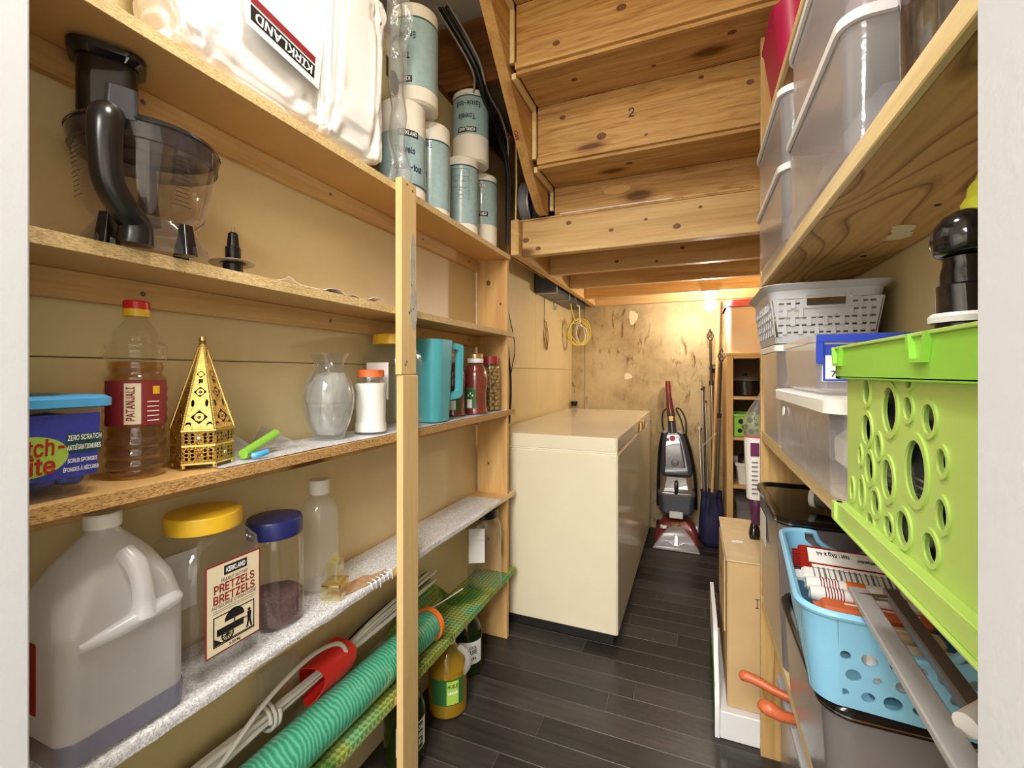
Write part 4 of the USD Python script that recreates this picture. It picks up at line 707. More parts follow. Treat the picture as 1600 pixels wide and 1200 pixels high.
def sauce(loc, label, lid, spin):
    t = thing("sauce_bottle", label, "sauce bottle", loc, 0, None)
    pr = [(0.040, 0.0), (0.045, 0.004), (0.045, 0.018), (0.041, 0.026), (0.041, 0.085), (0.045, 0.105), (0.046, 0.135), (0.042, 0.160), (0.030, 0.182), (0.026, 0.190), (0.026, 0.205)]
    part(t, "bottle", lathe([(0, 0)] + pr + [(0, 0.205)]), "clear_plastic", smooth=40); part(t, "sauce", lathe([(0, 0.0015)] + [(r - 0.0013, z) for r, z in pr if 0.002 < z < 0.186] + [(0, 0.188)]), "sauce_red", smooth=40)
    part(t, "neck_band", lathe([(0, 0.190), (0.030, 0.190), (0.031, 0.206), (0, 0.206)], 30), "white_plastic"); part(t, "lid", lathe([(0, 0.207), (0.029, 0.207), (0.029, 0.222), (0.027, 0.224), (0, 0.224)], 30), lid)
    th = view_angle(loc[0], loc[1]) + spin
    part(t, "label", patch(0.0418, th, 1.0, 0.022, 0.100, 0.0004, 12), "ink_green"); part(t, "label_panel", patch(0.0424, th - 0.1, 0.5, 0.024, 0.056, 0.0003, 8), "label_white"); part(t, "print_dots", cat([patch(0.0424, th - 0.2 + 0.2 * k, 0.14, 0.066 + 0.008 * (k % 2), 0.074 + 0.008 * (k % 2), 0.0003, 5) for k in range(3)]), "label_cream")
    return t
sauce((-0.757, 1.485, S["three"] + 0.004), "bottle of dark red sauce with gold lid right of the teal pitcher", "gold_lid", -0.45)
sauce((-0.800, 1.392, S["three"] + 0.004), "red sauce bottle seen through the teal pitcher's handle", "gold_lid", 0.1)
ol = thing("olive_jar", "clear jar of brown olives with a dark red lid at the shelf end", "jar", (-0.760, 1.625, S["three"] + 0.004))
op = [(0.034, 0.0), (0.038, 0.005), (0.038, 0.168), (0.034, 0.182), (0.030, 0.186), (0.030, 0.190)]
part(ol, "jar", lathe([(0, 0)] + op + [(0, 0.190)]), "clear_plastic", smooth=40); part(ol, "lid", lathe([(0, 0.190), (0.0345, 0.190), (0.0345, 0.215), (0.033, 0.218), (0, 0.218)], 34), "brown_red_lid")
g = np.random.default_rng(4); OL = []
for L in range(13):
    for k in range(9):
        a = 2 * math.pi * (k + 0.5 * (L % 2)) / 9 + 0.1 * g.standard_normal(); OL.append(at(affinity and trimesh.creation.icosphere(1, 0.0092), 0.0275 * math.cos(a), 0.0275 * math.sin(a), 0.012 + 0.0132 * L + 0.002 * g.standard_normal()))
part(ol, "olives", cat(OL), "olive_green", smooth=True, kind="stuff")
part(ol, "brine", lathe([(0, 0.002), (0.018, 0.002), (0.018, 0.175), (0, 0.176)], 16), "olive_green")

# ---------------------------------------------------------------- shelf four: jug, brown jar, bottle, perfume
jg = thing("milk_jug", "large translucent white jug with a moulded handle, nearest the doorway", "jug", (-0.782, 0.366, S["four"] + 0.006))
part(jg, "jug", loft([(0.0, 0.060, 0.064, 0.016), (0.006, 0.066, 0.072, 0.020), (0.035, 0.068, 0.074, 0.022), (0.160, 0.068, 0.074, 0.022), (0.168, 0.067, 0.073, 0.024), (0.200, 0.061, 0.068, 0.034), (0.235, 0.046, 0.052, 0.040), (0.262, 0.026, 0.028, 0.026), (0.272, 0.019, 0.019, 0.0185), (0.284, 0.019, 0.019, 0.0185)], 8), "milk_plastic", smooth=50)
part(jg, "base_band", loft([(0.002, 0.0665, 0.0725, 0.020), (0.004, 0.0685, 0.0745, 0.022), (0.030, 0.0692, 0.0752, 0.022), (0.034, 0.0686, 0.0746, 0.022)], 8, False, False), "jug_band")
part(jg, "handle_ridge", tube([(0.066, -0.055, 0.148), (0.0695, -0.02, 0.153), (0.071, 0.02, 0.160), (0.070, 0.052, 0.164), (0.060, 0.064, 0.163)], [0.006, 0.010, 0.012, 0.010, 0.006], 10), "milk_plastic")
part(jg, "handle", tube([(0.069, 0.014, 0.158), (0.069, 0.014, 0.18), (0.066, 0.013, 0.205), (0.058, 0.011, 0.228), (0.040, 0.006, 0.246)], [0.017, 0.0125, 0.012, 0.013, 0.012], 12), "milk_plastic")
part(jg, "cap", lathe([(0, 0.278), (0.0215, 0.278), (0.0215, 0.296), (0.020, 0.298), (0, 0.298)], 30), "white_plastic")
part(jg, "label", place(extr(sbox(-0.012, 0.065, 0.008, 0.150).buffer(0.003), 0.0006), (0.002, -0.0746, 0.0), (1, 0, 0), (0, 0, 1)), "ink_red")
bj = thing("powder_jar_blue_lid", "round clear jar with navy lid, quarter full of brown powder", "jar", (-0.787, 0.652, S["four"] + 0.005))
qp = [(0.048, 0.0), (0.053, 0.005), (0.0535, 0.150), (0.050, 0.168), (0.046, 0.176)]
part(bj, "jar", lathe([(0, 0)] + qp + [(0, 0.176)]), "clear_plastic", smooth=40)
part(bj, "powder", bumpy(lathe([(0, 0.003), (0.047, 0.003), (0.0515, 0.008), (0.0518, 0.052), (0.045, 0.055), (0.02, 0.062), (0, 0.060)], 48), 0.003, 60, 2), "brown_powder", smooth=True)
part(bj, "lid", lathe([(0, 0.172), (0.050, 0.172), (0.0515, 0.178), (0.0515, 0.200), (0.049, 0.206), (0, 0.209)], 44), "navy_lid")
wb_ = thing("white_bottle", "cloudy empty plastic bottle with a white screw cap", "bottle", (-0.812, 0.792, S["four"] + 0.005))
wp_ = [(0.036, 0.0), (0.042, 0.006), (0.042, 0.165), (0.039, 0.185), (0.028, 0.203), (0.019, 0.210), (0.019, 0.218)]
part(wb_, "bottle", lathe([(0, 0)] + wp_ + [(0, 0.218)]), "white_clear_bottle", smooth=40); part(wb_, "cap", lathe([(0, 0.216), (0.022, 0.216), (0.023, 0.244), (0.021, 0.248), (0, 0.248)], 30), "white_plastic")
pf = thing("perfume_bottle", "small square glass perfume bottle with stepped amber base", "perfume bottle", (-0.742, 0.770, S["four"] + 0.005), 20)
part(pf, "base", loft([(0, 0.020, 0.024, 0.004), (0.005, 0.024, 0.028, 0.004), (0.016, 0.024, 0.028, 0.004), (0.018, 0.018, 0.021, 0.004)]), "honey_glass")
part(pf, "body", loft([(0.018, 0.016, 0.020, 0.003), (0.022, 0.021, 0.025, 0.004), (0.034, 0.021, 0.025, 0.004), (0.037, 0.015, 0.018, 0.003), (0.040, 0.013, 0.017, 0.003), (0.078, 0.013, 0.017, 0.003)]), "honey_glass")
part(pf, "neck", loft([(0.0785, 0.010, 0.013, 0.003), (0.088, 0.010, 0.013, 0.003), (0.092, 0.007, 0.009, 0.003)]), "honey_glass"); part(pf, "liquid", loft([(0.0185, 0.013, 0.016, 0.003), (0.032, 0.018, 0.022, 0.003), (0.034, 0.018, 0.022, 0.003)]), "yellow_clear")
part(pf, "collar", loft([(0.030, 0.0215, 0.0255, 0.004), (0.0335, 0.0215, 0.0255, 0.004)], 6, False, False), "gold_smooth")
# ---------------------------------------------------------------- lowest shelf: net, tube, cable bundle
nt = thing("garden_net", "rumpled green and yellow netting laid along the lowest left shelf", "net", (-0.78, 1.2, S["five"] + 0.004))
def netf(u, v):
    yy = 0.55 + 1.21 * u; x = -0.848 + 0.150 * v; z = S["five"] + 0.005 + 0.005 * meshkit.fbm(np.array([yy * 14, x * 30, 1.0]), 3, 2)
    if 0.932 < yy < 1.024: x = min(x, -0.7108)
    if x > XF + 0.004: z -= (x - XF - 0.004) * 2.2; x = XF + 0.004 + 0.3 * (x - XF - 0.004)
    if v < 0.12 and 0.4 < u < 0.74: z += 0.12 * (0.12 - v) / 0.12 * math.sin((u - 0.4) / 0.34 * math.pi)
    if yy > 1.68: x = min(x, -0.702) if v > 0.2 else x + 0.03
    return (x, yy, z)
part(nt, "net_sheet", sheet(110, 34, netf, 0.0008), "net_green", world=True)
gt = thing("green_tube", "long tube wrapped in green stretch film with an orange end ring", "tube", (-0.742, 0.7, 0.325))
part(gt, "film_roll", tube([(-0.762, 0.25, 0.324), (-0.761, 0.7, 0.324), (-0.759, 1.165, 0.322)], [0.0465, 0.0465, 0.0455], 40, 20), "green_stretch_wrap", world=True)
part(gt, "end_ring", place(at(lathe([(0.042, 0), (0.0505, 0), (0.051, 0.002), (0.051, 0.011), (0.0505, 0.013), (0.042, 0.013), (0.042, 0)], 44)), (-0.7448, 1.163, 0.326), (1, 0, 0), (0, 0, 1)).copy() if False else at(lathe([(0.040, 0), (0.0505, 0), (0.051, 0.002), (0.051, 0.011), (0.0505, 0.013), (0.040, 0.013), (0.040, 0)], 44), -0.7588, 1.183, 0.322, rx=90), "orange_ring", world=True)
part(gt, "end_disc", at(lathe([(0, 0), (0.040, 0), (0.040, 0.003), (0, 0.003)], 36), -0.7588, 1.176, 0.322, rx=90), "cardboard_edge", world=True)
g = np.random.default_rng(12)
cbn = thing("cable_bundle", "bundle of white and dark electrical cables behind the green tube", "cable bundle", (-0.826, 0.7, 0.38))
for i in range(16):
    ox, oz = 0.020 * g.standard_normal(), 0.018 * g.standard_normal(); e = 1.10 + 0.22 * g.random(); fan = 1.0 + 0.8 * g.random()
    P = [(-0.828 + ox * 0.8, 0.30 + 0.05 * g.random(), 0.36 + oz), (-0.826 + ox * 0.8, 0.50, 0.375 + oz), (-0.824 + 0.35 * ox, 0.70, 0.382 + 0.5 * oz), (-0.824 + 0.3 * ox, 0.86, 0.388 + 0.45 * oz), (-0.826 + 0.6 * ox * fan, 0.99, 0.396 + 0.8 * oz * fan), (-0.826 + 0.7 * ox * fan, e, 0.405 + 1.0 * oz * fan)]
    P = [(min(max(x, -0.853), -0.815), y_, max(z, 0.30)) for x, y_, z in P]
    part(cbn, "cable", tube(P, 0.0042 if i % 3 else 0.0052, 7, 6), "cable_white" if i < 13 else "cable_black", None if i < 13 else "dark cable", world=True)
part(cbn, "cable_loop", tube([(-0.845, 0.42, 0.315), (-0.815, 0.52, 0.352), (-0.80, 0.64, 0.435), (-0.79, 0.74, 0.468), (-0.788, 0.82, 0.455), (-0.79, 0.855, 0.415), (-0.80, 0.86, 0.37)], 0.005, 8), "cable_white", world=True)
solo("loose_cable_end", tube([(-0.800, 1.19, 0.335), (-0.765, 1.28, 0.345), (-0.742, 1.36, 0.352)], 0.0022, 6), "cable_white", "single thin white wire sticking out past the orange ring", "wire")
part(cbn, "winding", tube([(-0.826 + 0.024 * math.cos(a), 0.655 + 0.0018 * a, 0.380 + 0.026 * math.sin(a)) for a in np.linspace(0, 4.2 * math.pi, 40)], 0.0042, 7, 2), "cable_white", world=True)
rs = thing("red_sleeve", "glossy red plastic sleeve wrapped around the cable bundle", "sleeve", (-0.822, 0.80, 0.388))
def rsf(u, v):
    a = -2.2 + 6.0 * u; R = 0.040 + 0.003 * math.sin(2 * a + 4 * v) + 0.004 * u; return (-0.816 + R * 0.86 * math.cos(a), 0.765 + 0.105 * v + 0.012 * math.sin(2.0 * a + 1), 0.386 + R * math.sin(a) + 0.010 * v)
part(rs, "sleeve", sheet(44, 16, rsf, 0.002), "red_plastic", world=True)
fk = thing("crumpled_film", "crumpled clear film tucked behind the red sleeve", "film", (-0.84, 0.70, 0.43))
part(fk, "film", bumpy(at(box(-0.016, 0.012, -0.05, 0.05, -0.03, 0.035, 0.008), -0.834, 0.700, 0.442), 0.012, 30, 6, 4), "clear_film", world=True)
# ---------------------------------------------------------------- bottles on the floor under the left shelves
def jugbottle(loc, label, plastic, liquid, R, h, spin, lmat, words):
    t = thing("oil_jug", label, "oil bottle", loc, 0, None); k = h / 0.235
    pr = [(R * .85, 0.0), (R * .98, 0.004), (R, 0.015), (R, 0.09 * k), (R * .96, 0.097 * k), (R, 0.105 * k), (R, 0.14 * k), (R * .8, 0.175 * k), (R * .42, 0.205 * k), (R * .36, 0.212 * k), (R * .36, 0.218 * k)]
    part(t, "bottle", lathe([(0, 0)] + pr + [(0, 0.218 * k)]), plastic, smooth=45); part(t, "oil", lathe([(0, 0.0015)] + [(r - 0.0014, z) for r, z in pr if 0.002 < z < 0.17 * k] + [(0, 0.16 * k)]), liquid, smooth=45)
    part(t, "cap", lathe([(0, 0.214 * k), (R * .4, 0.214 * k), (R * .4, 0.234 * k), (0, 0.235 * k)], 24), "white_plastic")
    th = view_angle(loc[0], loc[1]) + spin
    part(t, "label", patch(R + 0.0004, th, 1.7, 0.045 * k, 0.125 * k, 0.0004, 16), lmat[0]); part(t, "label_panel", patch(R + 0.0009, th + lmat[2], 0.62, 0.048 * k, 0.121 * k, 0.0003, 10), lmat[1])
    for j, (s_, hh, w, m) in enumerate(words): part(t, "lettering", wrap(txt(s_, hh, True, w), R + 0.0014, th + lmat[2], (0.10 - 0.019 * j) * k), m)
    return t, th, R
t, th, R = jugbottle((-0.752, 1.276, 0.001), "squat jug of yellow oil with pale handle and green label", "yellow_clear", "yellow_oil", 0.063, 0.236, 0.0, ("ink_green", "ink_lime", 0.25), (("HUILE", 0.010, 0.034, "ink_black"), ("canola", 0.009, 0.034, "ink_white")))
part(t, "handle", at(tube([(0.058, 0.0, 0.125), (0.072, 0.0, 0.150), (0.070, 0.0, 0.185), (0.040, 0.0, 0.205)], [0.010, 0.011, 0.010, 0.009], 10), rz=math.degrees(th) + 62), "white_clear_bottle", label="pale translucent handle")
jugbottle((-0.782, 1.468, 0.001), "dark green oil bottle with white label farthest along the floor", "green_clear", "green_oil", 0.055, 0.236, 0.25, ("ink_white", "label_white", 0.1), (("100%", 0.010, 0.03, "ink_black"), ("PURE", 0.016, 0.036, "ink_black"), ("huile", 0.009, 0.03, "ink_navy")))
jugbottle((-0.768, 1.062, 0.001), "dark green oil bottle on the floor directly behind the post", "green_clear", "green_oil", 0.058, 0.236, 0.45, ("label_white", "ink_green", 0.25), (("100%", 0.012, 0.032, "ink_white"), ("PURE", 0.012, 0.032, "ink_white"), ("OIL", 0.014, 0.03, "ink_white")))

# ---------------------------------------------------------------- right shelving
RS = dict(top=1.775, upper=1.372, mid=0.934, low=0.462)
ru = thing("storage_shelves", "plywood shelving with an end panel along the right wall", "shelves", (XR, 0.26, 0))
part(ru, "end_panel", box(XR, 0.388, YE, YE + 0.018, 0.0, 2.06, 0.001), "end_ply", world=True)
part(ru, "panel_edge", box(XR - 0.0015, XR - 0.0002, YE, YE + 0.018, 0.0, 2.06, 0.0005), "edge_pine", world=True)
for nm, tk in (("top", 0.020), ("upper", 0.026), ("mid", 0.028), ("low", 0.026)):
    z = RS[nm]; b = part(ru, "shelf", box(XR + 0.0105, 0.388, 0.245, YE - 0.001, z - tk, z, 0.001), "shelf_ply", world=True)
    part(b, "front_edge", box(XR, XR + 0.010, 0.245, YE - 0.001, z - tk - 0.001, z, 0.0015), "edge_pine", world=True)
part(ru, "paint_smear", at(extr(unary_union([affinity.rotate(affinity.scale(Point(0.004 * k, 0.018 * k).buffer(1), 0.012 + 0.004 * (k % 2), 0.020), 30 * k) for k in range(-2, 3)]), 0.0004), 0.335, 0.98, RS["upper"] - 0.0268), "paint_patch", world=True, label="smear of cream paint under the shelf")
part(ru, "screw_hole", at(lathe([(0, -0.0006), (0.006, -0.0006), (0.006, 0), (0, 0)], 12), 0.33, 1.15, RS["upper"] - 0.0264), "black_rubber", world=True); part(ru, "screw_hole", at(lathe([(0, -0.0006), (0.004, -0.0006), (0.004, 0), (0, 0)], 12), 0.33, 0.84, RS["upper"] - 0.0264), "black_rubber", world=True)
def tote(name, x0, x1, y0, y1, z0, z1, body, lidm, label, cat_, taper=0.010, lid=0.016, group=None, over=0.006, rz=0):
    cx, cy = (x0 + x1) / 2, (y0 + y1) / 2; hx, hy = (x1 - x0) / 2, (y1 - y0) / 2
    t = thing(name, label, cat_, (cx, cy, z0 + 0.0008), rz, group); h = z1 - z0
    part(t, "bin", loft([(0, hx - taper - 0.004, hy - taper - 0.004, 0.02), (0.004, hx - taper, hy - taper, 0.022), (h - lid, hx - over, hy - over, 0.026)], 6, True, False), body, smooth=45)
    part(t, "lid", loft([(h - lid - 0.001, hx - over + 0.001, hy - over + 0.001, 0.026), (h - lid, hx, hy, 0.03), (h - 0.003, hx, hy, 0.03), (h, hx - 0.004, hy - 0.004, 0.028), (h, hx - 0.020, hy - 0.020, 0.022), (h - 0.004, hx - 0.026, hy - 0.026, 0.02)], 6, False, True), lidm)
    return t
def lump(name, c, half, m, label, cat_, seed, r=0.02):
    solo(name, bumpy(at(box(-half[0], half[0], -half[1], half[1], 0, 2 * half[2], r), *c), 0.006, 18, seed, 3), m, label, cat_, None, True)
Z = RS["upper"]
tote("clear_tote", 0.166, 0.383, 0.655, 1.035, Z, 1.545, "frosted", "frost_rim", "lower frosted tote of the nearer stack on the upper right shelf", "storage tote", group=None)
tote("clear_tote", 0.170, 0.383, 0.665, 1.030, 1.545, 1.715, "frosted", "frost_rim", "upper frosted tote of the nearer stack on the upper right shelf", "storage tote")
tote("clear_tote", 0.160, 0.383, 1.045, 1.43, Z, 1.53, "frosted", "frost_rim", "lower frosted tote of the far stack, beside the end panel", "storage tote")
tote("clear_tote", 0.160, 0.383, 1.05, 1.425, 1.53, 1.69, "frosted", "frost_rim", "upper frosted tote of the far stack, beside the end panel", "storage tote")
lump("folded_cloth", (0.28, 0.85, Z + 0.010), (0.07, 0.14, 0.05), "cloth_grey", "grey cloth packed in the lower near frosted tote", "cloth", 1)
lump("folded_cloth", (0.28, 1.24, Z + 0.010), (0.07, 0.14, 0.055), "cloth_mauve", "mauve cloth packed in the lower far frosted tote", "cloth", 2)
lump("folded_cloth", (0.28, 0.85, 1.556), (0.07, 0.13, 0.05), "cloth_mauve", "mauve cloth packed in the upper near frosted tote", "cloth", 3)
lump("folded_cloth", (0.28, 1.24, 1.541), (0.07, 0.13, 0.05), "cloth_grey", "grey cloth packed in the upper far frosted tote", "cloth", 4)
dj = thing("dark_jar", "dark glass jar beside the nearest tote on the upper right shelf", "jar", (0.250, 0.575, Z + 0.001))
part(dj, "jar", lathe([(0, 0), (0.045, 0), (0.052, 0.01), (0.054, 0.15), (0.04, 0.18), (0.036, 0.19), (0, 0.19)], 36), "smoke_dark", smooth=40); part(dj, "contents", lathe([(0, 0.003), (0.046, 0.003), (0.050, 0.01), (0.050, 0.10), (0, 0.11)], 24), "olive_green"); part(dj, "lid", lathe([(0, 0.19), (0.042, 0.19), (0.042, 0.208), (0, 0.21)], 30), "black_plastic")
mb = thing("magenta_basin", "magenta plastic basin overhanging the end of the top right shelf", "basin", (0.280, 1.325, RS["top"] + 0.001))
part(mb, "basin", loft([(0, 0.070, 0.085, 0.03), (0.006, 0.078, 0.095, 0.035), (0.20, 0.104, 0.116, 0.045), (0.205, 0.108, 0.120, 0.047), (0.205, 0.102, 0.112, 0.045), (0.01, 0.074, 0.09, 0.034)], 8), "magenta_plastic", smooth=45)
# middle shelf
Z = RS["mid"]
tote("clear_tote", 0.166, 0.383, 1.135, 1.405, Z, 1.163, "frosted_light", "white_plastic", "tall clear tote with white lid under the grey basket", "storage tote")
lump("folded_cloth", (0.28, 1.27, Z + 0.012), (0.07, 0.09, 0.07), "cloth_mauve", "mauve cloth inside the tall clear tote under the grey basket", "cloth", 5)
t = tote("clear_tote", 0.156, 0.372, 0.672, 1.090, Z, 1.066, "frosted_light", "white_plastic", "low clear tote with white lid right behind the lime crate", "storage tote", over=0.008, lid=0.02)
part(t, "lid_boss", place(at(lathe([(0, 0), (0.010, 0), (0.009, 0.002), (0, 0.0025)], 24)), (-0.102, 0.125, 0.09), (0, -1, 0), (0.08, 0, 1)), "white_plastic")
lump("white_parcel", (0.27, 0.80, Z + 0.010), (0.06, 0.08, 0.034), "paper_white", "white parcel inside the low clear tote", "parcel", 6); lump("folded_cloth", (0.27, 0.99, Z + 0.010), (0.06, 0.07, 0.035), "cloth_grey", "grey cloth inside the low clear tote", "cloth", 7)
t = thing("clip_box", "clear box with blue clip handle and printed size label", "storage box", (0.278, 0.985, 1.0675))
part(t, "bin", loft([(0, 0.088, 0.130, 0.012), (0.004, 0.092, 0.134, 0.014), (0.082, 0.098, 0.138, 0.016)], 6, True, False), "frosted_light")
part(t, "lid", loft([(0.080, 0.099, 0.139, 0.016), (0.082, 0.101, 0.141, 0.018), (0.092, 0.101, 0.141, 0.018), (0.094, 0.096, 0.136, 0.016)], 6, False, True), "frosted_light")
part(t, "clip_handle", cat([box(-0.098, 0.098, -0.149, -0.142, 0.080, 0.0925, 0.002), box(-0.098, -0.088, -0.149, -0.140, 0.046, 0.082, 0.002), box(0.088, 0.098, -0.149, -0.140, 0.046, 0.082, 0.002)]), "royal_blue")
lb = part(t, "label", box(-0.090, 0.01, -0.1425, -0.1412, 0.018, 0.078, 0.0003), "label_white")
def clb(m, x, z, k=0.0004): return place(m, (x, -0.1426 - k, z), (1, 0, 0), (0, 0, 1))
part(lb, "print_frame", clb(extr(sbox(-0.049, -0.029, 0.049, 0.029).difference(sbox(-0.046, -0.026, 0.046, 0.012)), 0.0003), -0.04, 0.048), "royal_blue")
part(lb, "brand_oval", clb(extr(affinity.scale(Point(0, 0).buffer(1), 0.032, 0.007), 0.0003), -0.04, 0.068, 0.0006), "ink_red"); part(lb, "lettering", clb(txt("Sterilite", 0.008, True, 0.044), -0.04, 0.0645, 0.001), "ink_white"); part(lb, "lettering", clb(txt("7.2 Qt. / 6.8 L", 0.009, True, 0.078), -0.04, 0.026, 0.0004), "ink_navy")
# grey woven basket
gb = thing("grey_basket", "grey woven-look plastic basket with a handle slot, on the tall tote", "basket", (0.258, 1.262, 1.1645))
bh, bx, by = 0.125, 0.092, 0.128
part(gb, "floor", loft([(0, bx - 0.004, by - 0.004, 0.02), (0.003, bx - 0.004, by - 0.004, 0.02)]), "grey_plastic")
part(gb, "foot_band", loft([(0.0, bx - 0.002, by - 0.002, 0.022), (0.014, bx + 0.0005, by + 0.0005, 0.022), (0.014, bx - 0.002, by - 0.002, 0.02), (0, bx - 0.005, by - 0.005, 0.02)], 6, False, False), "grey_plastic")
part(gb, "rim", loft([(bh - 0.030, bx + 0.0105, by + 0.0105, 0.028), (bh - 0.012, bx + 0.014, by + 0.014, 0.03), (bh - 0.002, bx + 0.026, by + 0.026, 0.038), (bh, bx + 0.028, by + 0.028, 0.04), (bh + 0.002, bx + 0.026, by + 0.026, 0.038), (bh - 0.009, bx + 0.011, by + 0.011, 0.029), (bh - 0.028, bx + 0.0075, by + 0.0075, 0.026)], 6, False, False), "grey_plastic")
def bface(s):                                                          # woven sides: real slots cut in four flared panels
    out = []
    for (L, off, ux) in ((bx, by, (1, 0, 0)), (by, bx, (0, 1, 0))):
        for sg in (-1, 1):
            hp = bh - 0.030 - 0.014; poly = Polygon([(-L + 0.006, 0), (L - 0.006, 0), (L + 0.006, hp), (-L - 0.006, hp)]); hs = []; n_ = int(2 * L / 0.016)
            for r_ in range(5):
                for k in range(n_ + 1):
                    xx = -L + 0.010 + (2 * L - 0.020) * k / n_; zz = 0.009 + r_ * (hp - 0.012) / 4.4
                    if abs(xx) < 0.042 and ux[0] and r_ > 2: continue
                    hs.append(sbox(xx - 0.0050, zz - 0.0020, xx + 0.0050, zz + 0.0020))
            if ux[0]: hs.append(sbox(-0.034, hp - 0.012, 0.034, hp + 0.005).buffer(0.003))
            m = extr(poly.difference(unary_union(hs)), 0.0022); n = (0, sg, 0) if ux[0] else (sg, 0, 0); lean = 0.0105 / hp
            up = np.array([n[0] * lean, n[1] * lean, 1.0]); u_ = np.array(ux, float) * (1 if np.cross(ux, (0, 0, 1)).dot(n) > 0 else -1)
            out.append(place(m, np.array([n[0] * (off - 0.002), n[1] * (off - 0.002), 0.014]), u_, up))
    return out
for m in bface(0): part(gb, "woven_side", m, "grey_plastic")
def weave(sg, ux, L, off):
    out = []; n_ = int(2 * L / 0.016)
    for k in range(n_):
        xx = -L + 0.010 + (2 * L - 0.020) * (k + 0.5) / n_
        if ux[0] and abs(xx) < 0.042: zt = 0.062
        else: zt = 0.092
        for q in range(4):
            if (q + k) % 2: continue
            z0 = 0.018 + q * 0.0185; z1 = min(z0 + 0.0185, zt); f = off + 0.0012 + 0.0105 * ((z0 + z1) / 2 - 0.014) / 0.081
            if z1 <= z0: continue
            out.append(box(xx - 0.0045, xx + 0.0045, sg * f - 0.0012, sg * f + 0.0012, z0, z1, 0.0008) if ux[0] else box(sg * f - 0.0012, sg * f + 0.0012, xx - 0.0045, xx + 0.0045, z0, z1, 0.0008))
    return cat(out)
for sg in (-1, 1):
    part(gb, "weave_strips", weave(sg, (1, 0), bx, by), "grey_plastic", kind="stuff"); part(gb, "weave_strips", weave(sg, (0, 1), by, bx), "grey_plastic", kind="stuff")
part(gb, "handle_frame", place(extr(sbox(-0.038, -0.012, 0.038, 0.012).buffer(0.004).difference(sbox(-0.032, -0.008, 0.032, 0.008).buffer(0.003)), 0.004), (0, -by - 0.0085, 0.090), (1, 0, 0), (0, -0.12, 1)), "grey_plastic")
lump("yellow_packet", (0.258, 1.262, 1.170), (0.065, 0.09, 0.040), "label_cream", "pale packet lying inside the grey woven basket", "packet", 8)
# lime crate
cr = thing("lime_crate", "lime green plastic crate with ringed oval holes, nearest on the middle shelf", "crate", (0.252, 0.43, Z + 0.001))
HO = [(0.527,1.088,0.009,0.014),(0.473,1.074,0.016,0.022),(0.435,1.098,0.006,0.005),(0.437,1.078,0.008,0.010),(0.404,1.073,0.010,0.012),(0.527,1.051,0.013,0.016),(0.498,1.039,0.008,0.012),(0.520,1.015,0.011,0.016),(0.477,1.014,0.013,0.019),(0.425,1.032,0.018,0.026),(0.386,1.046,0.007,0.010),(0.545,1.023,0.005,0.010),(0.541,0.987,0.008,0.015),(0.505,0.986,0.010,0.013),(0.386,1.010,0.008,0.012),(0.446,0.982,0.013,0.015),(0.402,0.982,0.011,0.012),(0.475,0.974,0.010,0.010),(0.518,0.966,0.009,0.008),(0.570,0.983,0.006,0.012)]
HO = [(a, b - 0.006, c * 1.05, d) for a, b, c, d in HO]
def ell(h, k): return affinity.translate(affinity.scale(Point(0, 0).buffer(1, 10), h[2] * k[0] + k[1], h[3] * k[0] + k[1]), h[0], h[1])
holes = unary_union([ell(h, (0.88, 0)) for h in HO])
side = sbox(0.275, 0.940, 0.588, 1.094)
def cfx(m, x): return place(m, (x, 0, 0), (0, 1, 0), (0, 0, 1))
part(cr, "side_panel", cfx(extr(side.difference(holes), 0.0025), 0.1545), "lime_plastic", world=True)
rings = unary_union([ell(h, (1.06, 0.0014)) for h in HO]).intersection(side).difference(holes)
m = extr(rings, 0.0042); part(cr, "hole_rims", place(m, (0.1545, 0, 0), (0, 1, 0), (0, 0, 1)).copy() if False else cfx(m, 0.1530), "lime_plastic", world=True)
part(cr, "side_panel", cfx(extr(side.difference(affinity.translate(holes, 0.01, 0)), 0.0025), 0.352), "lime_plastic", world=True)
part(cr, "end_wall", box(0.157, 0.352, 0.5855, 0.588, 0.94, 1.094, 0.001), "lime_plastic", world=True); part(cr, "end_wall", box(0.157, 0.352, 0.275, 0.2775, 0.94, 1.094, 0.001), "lime_plastic", world=True)
part(cr, "floor", box(0.156, 0.352, 0.277, 0.586, 0.9365, 0.940, 0.001), "lime_plastic", world=True)
rim = [box(0.1465, 0.1500, 0.262, 0.600, 1.094, 1.126, 0.001), box(0.1465, 0.158, 0.262, 0.600, 1.093, 1.0965, 0.001), box(0.3525, 0.3565, 0.262, 0.600, 1.094, 1.126, 0.001), box(0.3425, 0.3565, 0.262, 0.600, 1.093, 1.0965, 0.001), box(0.1465, 0.3565, 0.596, 0.600, 1.094, 1.126, 0.001), box(0.1465, 0.3565, 0.582, 0.600, 1.093, 1.0965, 0.001), box(0.1465, 0.3565, 0.262, 0.266, 1.094, 1.126, 0.001)]
part(cr, "top_rim", cat(rim), "lime_dark", world=True)
for yy in (0.585, 0.395): part(cr, "stacking_lug", at(extr(Polygon([(yy - 0.016, 1.128), (yy - 0.010, 1.107), (yy + 0.010, 1.107), (yy + 0.016, 1.128), (yy + 0.012, 1.128), (yy + 0.008, 1.110), (yy - 0.008, 1.110), (yy - 0.012, 1.128)]), 0.004).apply_transform(np.array([[0, 0, 1, 0.1425], [1, 0, 0, 0], [0, 1, 0, 0], [0, 0, 0, 1.0]]))), "lime_dark", world=True)
part(cr, "top_lip", box(0.1445, 0.151, 0.262, 0.600, 1.1255, 1.1285, 0.001), "lime_plastic", world=True)
